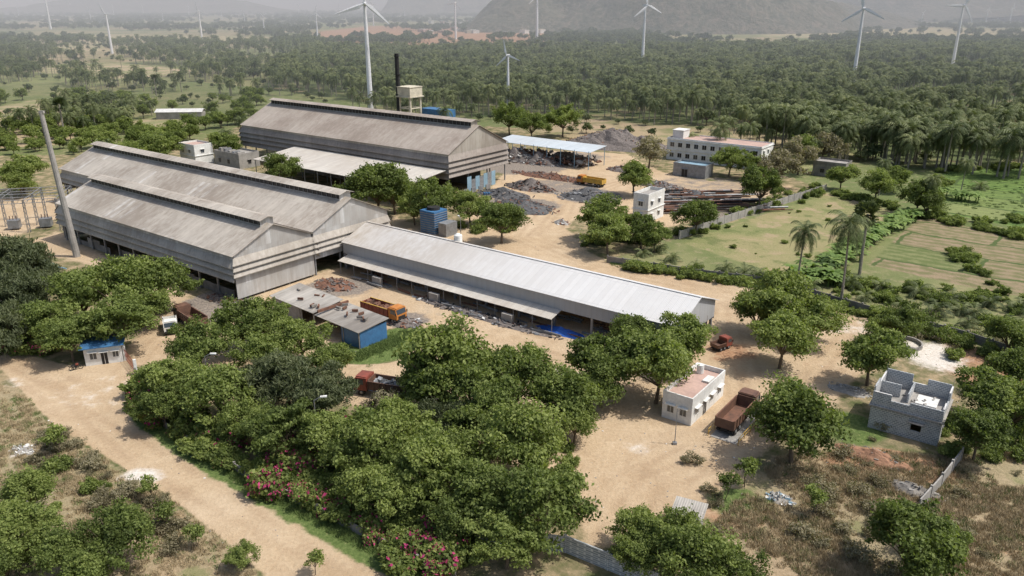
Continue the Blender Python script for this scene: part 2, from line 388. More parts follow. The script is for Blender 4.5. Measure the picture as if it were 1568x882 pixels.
routes=[W(p) for p in ([(0,545),(90,595),(150,650),(225,700),(300,745),(400,805),(500,865),(570,920)],[(205,565),(240,520),(330,500)],[(1330,510),(1250,600),(1150,690),(1000,740),(930,825)],[(1340,500),(1130,452),(900,400),(800,362),(860,300),(850,250)],[(1120,470),(1130,560),(1160,640),(1010,720)],[(540,560),(620,520),(760,500),(870,540)],[(1330,520),(1180,640),(1060,760)],[(1000,262),(880,300),(850,350)])]

# ---------------- ground sheet -----------------
def axis(lo,hi,st,far_lo,far_hi,g=1.06):
    a=list(np.arange(lo,hi+.01,st)); s=st; x=a[-1]
    while x<far_hi: s*=g; x+=s; a.append(x)
    s=st; x=a[0]; b=[]
    while x>far_lo: s*=g; x-=s; b.append(x)
    return np.array(b[::-1]+a)
gx=axis(-130,140,.65,-9000,9000,1.045); gy=axis(50,240,.65,-400,12000,1.022)
GX,GY=np.meshgrid(gx,gy); nx,ny=len(gx),len(gy)
x=GX.ravel(); y=GY.ravel()
def sm(poly,soft):
    d=pdist(poly,x,y); return np.clip(.5+np.where(inside(poly,x,y),d,-d)/soft,0,1)
def blob(px,py,rx,ry=None,soft=.6):
    c=gp(px,py); ry=ry or rx
    q=np.hypot((x-c[0])/rx,(y-c[1])/ry); return np.clip((1.3-q)/soft,0,1)
roadm=sm(road,1.6)
sand=np.maximum(np.maximum(roadm,sm(yard,4)),sm(yardleft,6)*.7)
fence=W([(218,600),(232,645),(292,688),(380,740),(475,792),(565,842),(640,880)])
strip=np.clip(1.5-pdist(fence,x,y,False)/2.0,0,1)
patch=np.maximum.reduce([blob(590,525,7,4)*(1),blob(560,545,6,3),blob(620,512,4,3)])
lush=np.maximum(np.maximum(strip*.85,patch),np.clip(1.3-pdist(W([(930,402),(1180,438),(1345,488)]),x,y,False)/4,0,1)*(sm(yard,3)<.5))
lush=np.maximum(lush,np.maximum(blob(1300,655,5,5),blob(1130,770,4,3))*.7)
sand=sand*(1-np.clip(patch*1.2,0,1))
dry=np.maximum(sm(dryBL,2),sm(dryBR,5))
red=np.maximum.reduce([blob(1335,705,6,3),blob(1120,540,7,7,1)*.62,blob(1500,560,8,9)*.6,blob(1420,720,4,3)*.7,blob(1130,790,5,3)*.5,blob(1480,800,9,9)*.4,sm(redfar,60)*.85,blob(1250,560,6,8,1)*.4])
white=np.maximum.reduce([blob(1425,543,5.5,7.5,1),blob(1300,500,6,4)*.45,blob(975,685,4,3.5,1.3)*.5,blob(862,575,4,4,1)*.6,blob(217,728,3.0,2.2,1)*.85,blob(35,690,2.0,1.6)*.6,blob(1395,600,3,3)*.5,blob(160,600,9,6)*.33,blob(1010,610,5,4)*.3,blob(30,585,3,2)*.4])
grey=np.maximum.reduce([blob(800,255,16,14)*.85,blob(850,285,16,12)*.6,blob(905,300,9,9),blob(790,315,12,9),blob(1080,285,20,18)*.5,blob(1090,320,16,12)*.6,blob(520,440,8,6)*.7,blob(330,470,8,10)*.7,blob(700,470,30,6)*.35,blob(620,490,5,4)*.7,blob(850,240,22,12)*.6])
trk=np.zeros_like(x)
for rt in routes:
    d=pdist(rt,x,y,False); off=1.1+.4*np.sin(x*.13)+.3*np.sin(y*.17)
    trk=np.maximum(trk,np.exp(-((d-off)/.5)**2)*.8); trk=np.maximum(trk,np.exp(-((d-off-2.2)/.5)**2)*.5)
fy=sm(field_y,3); fg=sm(field_g,3); fb=sm(field_b,3); tan=np.maximum.reduce([sm(tanfar,60),sm(clear1,14),sm(clear2,60)*.8,sm(clear3,14),sm(clear4,40)*.9,sm(clear5,14)*.8,sm(clear6,40)*.7])
pg_=sm(palmland,25)
me=bpy.data.meshes.new('ground')
V=np.stack([x,y,np.zeros_like(x)],1)
idx=np.arange(nx*ny).reshape(ny,nx)
Q=np.stack([idx[:-1,:-1],idx[:-1,1:],idx[1:,1:],idx[1:,:-1]],-1).reshape(-1,4)
me.vertices.add(len(V)); me.vertices.foreach_set('co',V.ravel())
me.loops.add(Q.size); me.loops.foreach_set('vertex_index',Q.ravel().astype(np.int32))
me.polygons.add(len(Q)); me.polygons.foreach_set('loop_start',np.arange(0,Q.size,4,dtype=np.int32))
me.update(calc_edges=True)
for n,a in (('sand',sand),('lush',lush),('dry',dry),('redsoil',red),('white',white),('grey',grey),('fy',fy),('fg',fg),('fb',fb),('tan',tan),('trk',trk),('grove',pg_),('site',sm(site,8))):
    at=me.attributes.new(n,'FLOAT','POINT'); at.data.foreach_set('value',a.astype(np.float32))
m,nt,b=newmat('ground_land_cover')
geo=nd(nt,'ShaderNodeNewGeometry'); P=geo.outputs['Position']
def att(n): return nd(nt,'ShaderNodeAttribute',attribute_name=n).outputs['Fac']
n1=noise_n(nt,P,.35,8,.65); n2=noise_n(nt,P,.05,6,.6); n3=noise_n(nt,P,.008,5,.6); n4=noise_n(nt,P,2.2,6,.7); n5=noise_n(nt,P,.14,6,.65)
col=ramp(nt,n3,[(.35,(.12,.145,.06)),(.5,(.19,.19,.09)),(.62,(.34,.26,.165))])
vo=nd(nt,'ShaderNodeTexVoronoi'); vo.inputs['Scale'].default_value=.009; nt.links.new(P,vo.inputs['Vector'])
sp=nd(nt,'ShaderNodeSeparateColor'); nt.links.new(vo.outputs['Color'],sp.inputs[0])
col=mix(nt,.65,col,ramp(nt,sp.outputs[0],[(.0,(.1,.14,.05)),(.35,(.15,.19,.07)),(.55,(.3,.25,.14)),(.78,(.42,.31,.21)),(1,(.2,.24,.09))]))
col=mix(nt,mth(nt,'MULTIPLY',mrange(nt,n2,.45,.64),.75),col,(.12,.15,.055))
col=mix(nt,mth(nt,'MULTIPLY',mrange(nt,n1,.5,.65),.5),col,(.32,.26,.16))
def layer(col,mask,c,amp=.75,lo=.36,hi=.64,nz=None):
    mm=mth(nt,'ADD',mask,mth(nt,'MULTIPLY',mth(nt,'SUBTRACT',nz or n1,.5),amp))
    return mix(nt,mrange(nt,mm,lo,hi),col,c)
col=layer(col,att('grove'),ramp(nt,n2,[(.38,(.075,.1,.04)),(.55,(.12,.14,.06)),(.66,(.25,.2,.12))]),.5)
col=layer(col,att('tan'),mix(nt,mrange(nt,n2,.4,.6),(.42,.33,.215),(.25,.25,.12)),.6)
sitecol=ramp(nt,n1,[(.36,(.1,.115,.045)),(.5,(.21,.18,.1)),(.6,(.35,.27,.165))])
col=layer(col,att('site'),sitecol)
drycol=mix(nt,.55,ramp(nt,n2,[(.38,(.37,.29,.18)),(.5,(.28,.24,.14)),(.62,(.37,.26,.165))]),ramp(nt,n4,[(.35,(.18,.155,.085)),(.65,(.43,.345,.23))]))
drycol=mix(nt,mth(nt,'MULTIPLY',mrange(nt,n5,.53,.64),.6),drycol,(.16,.18,.07))
col=layer(col,att('dry'),drycol)
lushcol=ramp(nt,n4,[(.35,(.07,.105,.03)),(.58,(.13,.175,.055)),(.7,(.26,.23,.12))])
sx=nd(nt,'ShaderNodeSeparateXYZ'); nt.links.new(P,sx.inputs[0])
uu=mth(nt,'SUBTRACT',mth(nt,'MULTIPLY',sx.outputs[0],.8),mth(nt,'MULTIPLY',sx.outputs[1],.6))
vv=mth(nt,'ADD',mth(nt,'MULTIPLY',sx.outputs[0],.6),mth(nt,'MULTIPLY',sx.outputs[1],.8))
row=mth(nt,'SINE',mth(nt,'ADD',mth(nt,'MULTIPLY',vv,2.3),mth(nt,'MULTIPLY',n2,7)))
row=mth(nt,'ADD',mth(nt,'MULTIPLY',row,.35),mth(nt,'MULTIPLY',mth(nt,'SUBTRACT',n1,.5),4.5))
cbn=nd(nt,'ShaderNodeCombineXYZ'); nt.links.new(mth(nt,'ADD',uu,mth(nt,'MULTIPLY',n2,8)),cbn.inputs[0]); nt.links.new(mth(nt,'ADD',vv,mth(nt,'MULTIPLY',n2,9)),cbn.inputs[1])
br=nd(nt,'ShaderNodeTexBrick'); nt.links.new(cbn.outputs[0],br.inputs['Vector']); br.inputs['Scale'].default_value=1; br.inputs['Brick Width'].default_value=29; br.inputs['Row Height'].default_value=13; br.inputs['Mortar Size'].default_value=.55; br.inputs['Mortar Smooth'].default_value=.4; br.offset=.37
br.inputs['Color1'].default_value=(0,0,0,1); br.inputs['Color2'].default_value=(1,1,1,1); br.inputs['Mortar'].default_value=(.5,.5,.5,1)
plotv=mth(nt,'ADD',br.outputs[0],0); bund=br.outputs['Fac']
fyc=mix(nt,mrange(nt,n2,.42,.6),(.26,.235,.115),(.165,.19,.07)); fyc=mix(nt,mth(nt,'MULTIPLY',mrange(nt,n4,.4,.62),.5),fyc,(.31,.27,.15)); fyc=mix(nt,mth(nt,'MULTIPLY',mrange(nt,n5,.52,.62),.75),fyc,(.35,.27,.17)); fyc=mix(nt,mth(nt,'MULTIPLY',mrange(nt,n5,.46,.36),.7),fyc,(.11,.14,.05))
fgc=mix(nt,mrange(nt,row,-.6,.8),(.085,.135,.04),(.15,.22,.06)); fgc=mix(nt,mrange(nt,plotv,.3,.9,0,.6),fgc,(.25,.26,.115))
fbc=mix(nt,mrange(nt,row,-.6,.6),(.16,.155,.075),(.27,.21,.135)); fbc=mix(nt,mrange(nt,plotv,.35,.75,0,.8),fbc,mix(nt,mrange(nt,row,-.4,.8),(.11,.145,.05),(.18,.21,.085)))
fgc=mix(nt,bund,fgc,(.07,.1,.035)); fbc=mix(nt,bund,fbc,(.08,.11,.04))
col=layer(col,att('fy'),fyc,.4); col=layer(col,att('fg'),fgc,.3); col=layer(col,att('fb'),fbc,.3)
sandc=ramp(nt,n2,[(.36,(.405,.285,.168)),(.5,(.49,.365,.228)),(.64,(.55,.432,.297))])
sandc=mix(nt,.45,sandc,ramp(nt,n1,[(.35,(.36,.255,.155)),(.65,(.565,.445,.305))]))
sandc=mix(nt,.3,sandc,ramp(nt,n4,[(.3,(.28,.195,.115)),(.7,(.6,.49,.35))]))
sandc=mix(nt,mth(nt,'MULTIPLY',mrange(nt,n5,.55,.66),.4),sandc,(.33,.24,.155))
tr_=mth(nt,'MULTIPLY',att('trk'),mrange(nt,n5,.35,.55))
sandc=mix(nt,mth(nt,'MULTIPLY',tr_,.6),sandc,(.3,.205,.125))
col=layer(col,att('sand'),sandc,.7)
col=layer(col,att('redsoil'),ramp(nt,n4,[(.35,(.26,.14,.08)),(.65,(.43,.27,.165))]),.9)
col=layer(col,att('grey'),ramp(nt,n4,[(.35,(.13,.115,.1)),(.65,(.32,.27,.22))]),.9)
col=layer(col,att('lush'),lushcol,1.2)
col=layer(col,att('white'),ramp(nt,n4,[(.35,(.52,.46,.385)),(.6,(.68,.64,.58))]),1.5,.3,.8)
nt.links.new(col,b.inputs['Base Color']); b.inputs['Roughness'].default_value=.95; b.inputs['Specular IOR Level'].default_value=.1
bump(nt,b,mth(nt,'ADD',n1,n4),.6,.3)
me.materials.append(m); addobj('ground',me)

# ---------------- sheds -----------------
def shed(name,loc,L,w,eave,ridge,mroof,mwall,mband,bands_front,bands_gable,monitor=1.3,oh=.5):
    roof=MB(); y2=w/2; sl=(ridge-eave)/y2; ze=eave-oh*sl
    roof.slab([(-L-oh,-oh,ze),(oh,-oh,ze),(oh,y2,ridge),(-L-oh,y2,ridge)],.08)
    roof.slab([(-L-oh,y2,ridge),(oh,y2,ridge),(oh,w+oh,ze),(-L-oh,w+oh,ze)],.08)
    wall=MB()
    for xx in (0,-L):
        pts=[(xx,0.1,bands_gable[0][0]),(xx,w-.1,bands_gable[0][0]),(xx,w-.1,eave-.1),(xx,y2,ridge-.15),(xx,.1,eave-.1)]
        if xx!=0: pts=pts[::-1]
        wall.face(pts)
    band=MB()
    def strip_(A,sg,tgt):
        tgt.face(A if sg else A[::-1])
        lo=[A[1],A[2]] ; tgt.face([lo[0],(lo[0][0],lo[0][1],lo[0][2]-.12),(lo[1][0],lo[1][1],lo[1][2]-.12),lo[1]])
    for (zt,zb,o,mi) in bands_gable:
        for xx,sg in ((0,1),(-L,-1)):
            A=[(xx+sg*.03,-.05,zt),(xx+sg*(.03+o),-.05-o*(mi==0),zb),(xx+sg*(.03+o),w+.05,zb),(xx+sg*.03,w+.05,zt)]
            strip_(A,sg==1,band if mi==0 else wall)
    for (zt,zb,o,mi) in bands_front:
        for yy,sg in ((0,-1),(w,1)):
            A=[(-L,yy+sg*.03,zt),(-L-(o if mi==0 else 0),yy+sg*(.03+o),zb),(o if mi==0 else 0,yy+sg*(.03+o),zb),(0,yy+sg*.03,zt)]
            strip_(A,sg==-1,band if mi==0 else wall)
    cols=MB(); n=int(L/6)
    for k in range(n+1):
        xx=-.35-(L-.7)*k/n
        for yy in (.3,w-.3): cols.box(xx-.15,xx+.15,yy-.15,yy+.15,0,eave-.15)
        cols.tube((xx,.3,eave-.3),(xx,y2,ridge-.4),.1,n=4); cols.tube((xx,w-.3,eave-.3),(xx,y2,ridge-.4),.1,n=4)
    for yy in (w*.33,w*.66): cols.box(-.45,-.2,yy-.15,yy+.15,0,eave)
    dk=MB(); dk.box(-L+.5,-.5,w*.55,w*.55+.1,0,eave-.6)
    k=0; xx=-L+1
    while xx<-3:
        l=U(4,9)
        if R()<.7: dk.box(xx,min(xx+l,-1),.6,.75,0,U(1.0,2.4),1)
        xx+=l+.02
    parts={'roof':(roof,[mroof]),'cladding':(wall,[mwall]),'louvre_bands':(band,[mband]),'columns':(cols,[m_steel]),'inner_partition':(dk,[m_concD,m_concD])}
    if monitor:
        mo=MB(); hw=1.5; zb=ridge-hw*sl
        for k in range(int(L/1.5)):
            xx=-L+2+k*1.5
            if xx>-1.5: break
            for yy in (-hw,hw): mo.box(xx-.04,xx+.04,y2+yy-.04,y2+yy+.04,zb-.05,ridge+monitor-.35,0)
        for yy in (-hw,hw): mo.box(-L+1.5,-1.5,y2+yy-.02,y2+yy+.02,zb+.02,zb+.4,0)
        z1=ridge+monitor
        mo.slab([(-L+1,y2-hw-.5,z1-.55),(-.8,y2-hw-.5,z1-.55),(-.8,y2,z1),(-L+1,y2,z1)],.06,1)
        mo.slab([(-L+1,y2,z1),(-.8,y2,z1),(-.8,y2+hw+.5,z1-.55),(-L+1,y2+hw+.5,z1-.55)],.06,1)
        for yy in (-hw+.1,hw-.1): mo.box(-L+1.5,-1.5,y2+yy-.01,y2+yy+.01,zb,z1-.6,2)
        mo.face([(-1.5,y2-hw,zb),(-1.5,y2+hw,zb),(-1.5,y2+hw,z1-.5),(-1.5,y2,z1-.1),(-1.5,y2-hw,z1-.5)],3)
        mo.face([(-L+1.5,y2-hw,zb),(-L+1.5,y2,z1-.1),(-L+1.5,y2+hw,zb)],3)
        parts['ridge_monitor']=(mo,[m_steel,mroof,m_dark,mwall])
    return group(name,loc,ANG,parts)
shed('industrial_shed',uv(0,0),67,18,9.1,13.0,m_roof1,m_wall1,m_band,
     [(9.0,8.1,.05,1),(8.15,6.7,.85,0),(7.0,5.5,.9,0),(5.8,4.2,.95,0)],[(8.3,8.3,0,1),(8.4,7.2,.75,0),(7.3,6.1,.8,0),(6.2,5.0,.85,0),(5.1,.6,.03,1)])
shed('industrial_shed',uv(0,18.3),105,20.7,9.6,14.3,m_roof1,m_wall1,m_band,
     [(9.5,8.3,.05,1),(8.35,7.1,.8,0),(7.2,5.9,.8,0)],[(8.3,8.3,0,1),(8.4,7.2,.75,0),(7.3,6.1,.8,0),(6.2,5.0,.85,0),(5.1,3.6,.03,1)])
S3=(-18.0,220.5,0)
shed('industrial_shed',S3,96,27,12.2,18.6,m_roof3,m_band,m_band3,
     [(12.1,11.2,.05,1),(11.3,9.6,.95,0),(9.8,8.1,1.0,0),(8.3,6.6,1.05,0),(6.8,5.0,1.05,0)],[(11.5,11.5,0,1),(11.6,10,.95,0),(10.1,8.5,1.0,0),(8.6,7,1.0,0),(7.1,5.5,1.0,0)],monitor=1.5)
can=MB(); can.slab([(-66,-18,5.9),(0,-18,5.9),(0,-1.2,7.6),(-66,-1.2,7.6)],.1)
cc=MB()
for k in range(12):
    xx=-.5-65*k/11
    cc.tube((xx,-17.5,0),(xx,-17.5,5.8),.13,n=6); cc.tube((xx,-9,0),(xx,-9,6.6),.13,n=6); cc.tube((xx,-17.5,5.5),(xx,-1.4,7.2),.09,n=4)
bx=MB(); bx.box(-60,-20,-3,-1.6,0,3.5)
for k in range(5): bx.box(-6-k*5,-3.5-k*5,-8,-6,0,U(1.5,2.6),random.choice((0,1)))
group('loading_canopy',S3,ANG,{'roof':(can,[m_roofc]),'posts':(cc,[m_steel]),'stored_bins':(bx,[m_concD,m_blue])})
bl=MB()
for k in range(7): bl.box(.9,.96,7+k*1.9,8.86+k*1.9,0,U(3.2,4.4),k%2)
for k in range(4): bl.box(2+k*.3,2.3+k*.3,4+k*3,6+k*3,0,1.4,1)
group('corrugated_screen',S3,ANG,{'sheeting':(bl,[m_bluelt,m_steel])})
# long white shed
L0=uv(1,25)
ro=MB(); LL=75.2; w=14; e,r=6.0,8.6; oh=.5
ro.slab([(0,-oh,e-.15),(LL+oh,-oh,e-.15),(LL+oh,w/2,r),(0,w/2,r)],.08); ro.slab([(0,w/2,r),(LL+oh,w/2,r),(LL+oh,w+oh,e-.15),(0,w+oh,e-.15)],.08)
ro.box(0,LL+.4,w/2-.25,w/2+.25,r-.02,r+.06)
wa=MB(); wa.face([(0,0,3.4),(LL,0,3.4),(LL,0,e),(0,0,e)]); wa.face([(LL,w,2.6),(0,w,2.6),(0,w,e),(LL,w,e)])
wa.face([(LL,0,3.0),(LL,w,3.0),(LL,w,e-.05),(LL,w/2,r-.1),(LL,0,e-.05)])
wa.face([(0,0,0),(0,0,e-.05),(0,w/2,r-.1),(0,w,e-.05),(0,w,0)])
aw=MB(); aw.slab([(1.5,-3.0,2.75),(54,-3.0,2.75),(54,-.03,3.45),(1.5,-.03,3.45)],.07)
pi=MB()
for k in range(11):
    xx=.4+k*(LL-.8)/10
    pi.box(xx-.2,xx+.2,.1,.5,0,e-.1); pi.box(xx-.2,xx+.2,w-.5,w-.1,0,e-.1)
for k in range(14): pi.tube((2+k*4,-2.8,0),(2+k*4,-2.8,2.7),.06,n=6)
for xx in (12,27,44): pi.box(xx,xx+2.2,-3.6,-2.9,0,1.7,1)
pi.box(1,LL,w*.8,w*.8+.2,0,4,2)
st=MB()
for k in range(110):
    xx=U(3,70); yy=U(-4.5,8); M=Matrix.Translation((xx,yy,U(.05,.4)))@Matrix.Rotation(U(-.2,.2),4,'Z'); st.box(-U(.8,2.4),U(.8,2.4),-.12,.12,-.1,U(.05,.3),random.choice((0,1,1)),M)
vt=MB(); vt.tube((24.5,w/2+1,r-.6),(24.5,w/2+1,r+1.0),.8,n=16); vt.tube((24.5,w/2+1,r+1.0),(24.5,w/2+1,r+1.35),.8,.3,n=16)
group('long_white_shed',L0,ANG,{'roof':(ro,[m_roofL]),'cladding':(wa,[m_wallL]),'awning':(aw,[m_roofc]),'columns':(pi,[m_steel,m_conc,m_concD]),'stored_steel':(st,[m_rust,m_steel]),'roof_water_tank':(vt,[m_white])})
cx=gp(903,233,6); ca=MB(); ca.slab([(-40,0,5.8),(0,0,5.8),(0,11,6.6),(-40,11,6.6)],.1)
cp=MB()
for k in range(8):
    for yy in (.3,10.5): cp.tube((-.5-39*k/7,yy,0),(-.5-39*k/7,yy,6.1),.14,n=6)
sc=MB()
for k in range(260):
    M=Matrix.Translation((U(-38,-2),U(.5,10),U(.2,2.6)))@Matrix.Rotation(U(0,3),4,Vector((R(),R(),R())).normalized()); a=U(.3,1.1); sc.box(-a,a,-a*.6,a*.6,-.2,.2,random.choice((0,0,0,1,1,2)),M)
group('stockyard_canopy',(cx[0],cx[1],0),ANG,{'roof':(ca,[m_roofblue]),'posts':(cp,[m_bluelt]),'baled_scrap':(sc,[m_scrap,m_rust,m_conc])})

# ---------------- masonry buildings -----------------
def house(name,loc,rot,w,d,h,wins,roofm=m_conc,wallm=m_white,parapet=.6,bands=(),extra=None):
    wl=MB(); wl.box(0,w,0,d,0,h)
    for (a,b_,c,e_) in ((-.02,w+.02,-.02,.15),(-.02,w+.02,d-.15,d+.02)): wl.box(a,b_,c,e_,h+.002,h+parapet)
    wl.box(-.02,.15,.152,d-.152,h+.002,h+parapet); wl.box(w-.15,w+.02,.152,d-.152,h+.002,h+parapet)
    rf=MB(); rf.box(.16,w-.16,.16,d-.16,h-.1,h+.03)
    tr=MB(); wn=MB()
    for z in bands: tr.box(-.25,w+.25,-.25,d+.25,z-.08,z+.08)
    for (sd,p,z,ww,hh,kd) in wins:
        def bb(a0,a1,o0,o1,z0,z1,T,mi=0):
            if sd=='S': T.box(a0,a1,-o1,-o0,z0,z1,mi)
            elif sd=='E': T.box(w+o0,w+o1,a0,a1,z0,z1,mi)
        bb(p-ww/2,p+ww/2,-.05,.012,z,z+hh,wn,kd)
        for (q0,q1,zz0,zz1) in ((p-ww/2-.07,p-ww/2,z,z+hh),(p+ww/2,p+ww/2+.07,z,z+hh),(p-ww/2-.07,p+ww/2+.07,z-.07,z),(p-.025,p+.025,z+.001,z+hh-.001)): bb(q0,q1,-.03,.05,zz0,zz1,tr)
        bb(p-ww/2-.25,p+ww/2+.25,.0,.45,z+hh+.06,z+hh+.14,tr)
    parts={'walls':(wl,[wallm]),'roof_slab':(rf,[roofm]),'trim':(tr,[wallm]),'windows':(wn,[m_glass,m_dark,m_blue])}
    if extra: parts.update(extra)
    return group(name,loc,rot,parts)
tk=MB(); tk.tube((1.2,9,3.35),(1.2,9,4.6),.5,n=14); tk.box(2.6,3.6,6.5,8.5,3.34,3.6,0)
house('weighbridge_office',(20.0,92.7,0),ANG,4.2,10.6,3.3,[('E',1.6,1.1,1.1,1.1,0),('E',4.2,0,.95,2.1,1),('E',6.4,1.1,1.1,1.1,0),('E',9,1.1,1.1,1.1,0),('S',1.2,1.1,.9,1.1,0),('S',3.0,1.1,.9,1.1,0)],roofm=m_redroof,parapet=.7,extra={'roof_box':(tk,[m_white])})
bo=MB(); bo.slab([(-.5,-.6,3.05),(5.7,-.6,3.05),(5.7,3.9,3.3),(-.5,3.9,3.3)],.12)
house('gatehouse',gp(132,561),math.atan2(2.8,3.9)*.55,5.2,3.4,2.8,[('S',1.2,1.0,.9,1.1,0),('S',2.7,0,.9,2.0,1),('S',4.3,1.0,.8,1.0,0)],roofm=m_blue,parapet=.1,extra={'roof_sheet':(bo,[m_blue])})
wn=[]
for fl in (0,1):
    for k in range(11): wn.append(('S',2+k*3.0,1+fl*3.6,1.5,1.5,1 if k%3 else 0))
    for k in range(2): wn.append(('E',2.4+k*4,1+fl*3.6,1.2,1.4,0))
sr=MB(); sr.box(1,5,2,7,7.34,10); sr.box(.8,5.2,1.8,7.2,10,10.15)
house('two_storey_office',(gp(1020,243)[0],gp(1020,243)[1],0),ANG,34,11,7.3,wn,roofm=m_redroof,parapet=.35,bands=(3.6,7.12),extra={'stair_room':(sr,[m_white])})
house('small_two_storey_office',(30.6,193.2,0),ANG,4.2,8.8,6.6,[('E',2,1,1.1,1.2,0),('E',6,1,1.1,1.2,0),('E',2,4.2,1.1,1.2,0),('E',6,4.2,1.1,1.2,0),('S',2.1,4.2,1.2,1.2,0),('S',2.1,1,1.2,1.2,1)],bands=(3.3,),parapet=.8)
house('white_plant_office',(gp(278,250)[0],gp(278,250)[1],0),ANG,9,7,6.6,[('S',2,4.2,1.3,1.2,0),('S',6,4.2,1.3,1.2,0),('E',3,4.2,1.2,1.2,0),('S',4,1,1.3,1.2,0)],bands=(3.4,),roofm=m_redroof)
rc=MB()
for k in range(5): rc.box(1+k*2.4,2.2+k*2.4,1.5,4,4.64,U(5,6.4),k%2)
house('substation_control_room',(gp(330,252)[0],gp(330,252)[1],0),ANG,14,8,4.5,[('S',3,1.3,1.3,1.4,1),('S',8,1.3,1.3,1.4,1),('E',4,1.3,1.2,1.4,1)],wallm=m_conc,extra={'roof_plant':(rc,[m_conc,m_steel])})
house('pump_house',(gp(1243,268)[0],gp(1243,268)[1],0),ANG,10,7,4.2,[('S',3,1.2,1.2,1.2,1),('S',7,1.2,1.2,1.2,1)],wallm=m_concD)
house('material_store',(gp(1030,268)[0],gp(1030,268)[1],0),ANG,11,6,3.6,[('S',4,0,2,2.4,1)],wallm=m_steel,roofm=m_bluelt)
# half-built block house
bk=MB(); sl=MB(); w_,d_=8.2,7.4; t=.2
bk.box(0,w_-3.3,0,t,0,3.2); bk.box(w_-3.3,w_-2.1,0,t,0,1.2); bk.box(w_-3.3,w_-2.1,0,t,2.4,3.2); bk.box(w_-2.1,w_,0,t,0,3.2)
bk.box(w_-t,w_,t,2.4,0,3.2); bk.box(w_-t,w_,3.6,d_,0,3.2); bk.box(w_-t,w_,2.4,3.6,2.3,3.2); bk.box(0,t,t,d_,0,3.2); bk.box(t,w_-t,d_-t,d_,0,3.2)
sl.box(-.25,w_+.25,-.25,d_+.25,3.2,3.36); sl.box(w_-3.6,w_-1.8,-.7,-.02,2.45,2.55)
z=3.362
bk.box(0,2.2,0,t,z,z+1.9); bk.box(2.2,4.4,0,t,z,z+1.1); bk.box(4.4,w_,0,t,z,z+1.5)
bk.box(0,t,t,3.2,z,z+2.5); bk.box(0,t,3.2,d_,z,z+1.9); bk.box(w_-t,w_,t,2.2,z,z+1.7); bk.box(w_-t,w_,2.2,5,z,z+.8); bk.box(w_-t,w_,5,d_,z,z+1.9)
bk.box(t,3.4,d_-t,d_,z,z+2.3); bk.box(3.4,5.2,d_-t,d_,z,z+1.2); bk.box(5.2,w_-t,d_-t,d_,z,z+2.1); bk.box(3.6,3.8,3,d_-t,z,z+1.3); bk.box(.2,2.6,4,4.2,z,z+1.8)
for a in ((.1,.1),(w_-.1,.1),(.1,d_-.1),(w_-.1,d_-.1)): sl.tube((a[0],a[1],5),(a[0],a[1],6.4),.02,n=4)
sl.box(4.5,7,3.5,6.3,z,z+.12,1)
for k in range(20):
    M=Matrix.Translation((U(1,7),U(1,6.5),3.45))@Matrix.Rotation(U(0,3),4,'Z'); sl.box(-.2,.2,-.1,.1,-.08,.12,0,M)
group('half_built_block_house',(46.4,90.0,0),ANG+.02,{'block_walls':(bk,[m_block]),'floor_slab':(sl,[m_conc,m_white])})
# low workshop with blue end wall
c=gp(415,450,3.4); ws=MB(); a=math.atan2(-16.3,18.7)
ws.slab([(0,-.4,3.2),(13,-.4,3.2),(13,6,3.9),(0,6,3.9)],.07); ws.slab([(13.3,-.4,3.0),(25,-.4,3.0),(25,6,3.6),(13.3,6,3.6)],.07)
ww=MB(); ww.box(.3,24.6,5.5,5.7,0,3.4); ww.box(.3,.5,0,5.5,0,3.1); ww.box(24.5,24.7,.1,5.6,0,2.95,1); ww.box(.5,9,0,.2,0,3.05,2); ww.box(20,24.5,0,.15,0,2.95,1)
for k in range(7): ww.box(.5+k*4,.65+k*4,-.1,.05,0,3,0)
ww.box(14,14.3,-.2,6.1,3.55,4.0,3)
for k in range(16):
    M=Matrix.Translation((U(1,24),U(.5,5.2),3.85))@Matrix.Rotation(U(0,3),4,'Z'); ww.box(-.5,.5,-.12,.12,-.3,.1,random.choice((0,3)),M)
group('workshop_shed',(c[0],c[1],0),a,{'roof':(ws,[m_hut]),'walls':(ww,[m_concD,m_blue,m_conc,m_rust])})
h=MB(); h.slab([(-1.7,-1.2,2.0),(1.7,-1.2,2.0),(1.7,1.3,2.5),(-1.7,1.3,2.5)],.06); hw=MB(); hw.box(-1.4,1.4,-.9,1,0,1.95)
group('tin_roof_hut',gp(1053,806),-.45,{'roof':(h,[m_hut]),'walls':(hw,[m_conc])})
h=MB(); h.slab([(-11,-4,3.4),(11,-4,3.4),(11,0,4.6),(-11,0,4.6)],.1); h.slab([(-11,0,4.6),(11,0,4.6),(11,4,3.4),(-11,4,3.4)],.1); hw=MB(); hw.box(-10.5,10.5,-3.5,3.5,0,3.3)
group('farm_shed',gp(278,181),.1,{'roof':(h,[m_white]),'walls':(hw,[m_conc])})
# chimney, water tower, tank
p=gp(613,205); z=topz(p[0],p[1],82); s=MB(); s.tube((0,0,0),(0,0,z*.5),1.1,.95,16); s.tube((0,0,z*.5),(0,0,z),.95,.85,16)
for q in (.5,.75,.97): s.tube((0,0,z*q-.15),(0,0,z*q+.15),1.25,1.25,16)
for k in range(3): s.tube((0,0,z*.75),(math.cos(k*2.1)*11,math.sin(k*2.1)*11,0),.03,n=3)
group('chimney_stack',p,0,{'steel_stack':(s,[m_black])})
p=gp(630,205); z=topz(p[0],p[1],133); s=MB(); ta=MB()
for i in (-3,3):
    for j in (-3,3): s.box(i-.35,i+.35,j-.35,j+.35,0,z-4)
for q in (.3,.55):
    s.box(-3.3,3.3,-3.2,-2.8,z*q,z*q+.5); s.box(-3.3,3.3,2.8,3.2,z*q,z*q+.5); s.box(2.8,3.2,-2.7,2.7,z*q,z*q+.5); s.box(-3.2,-2.8,-2.7,2.7,z*q,z*q+.5)
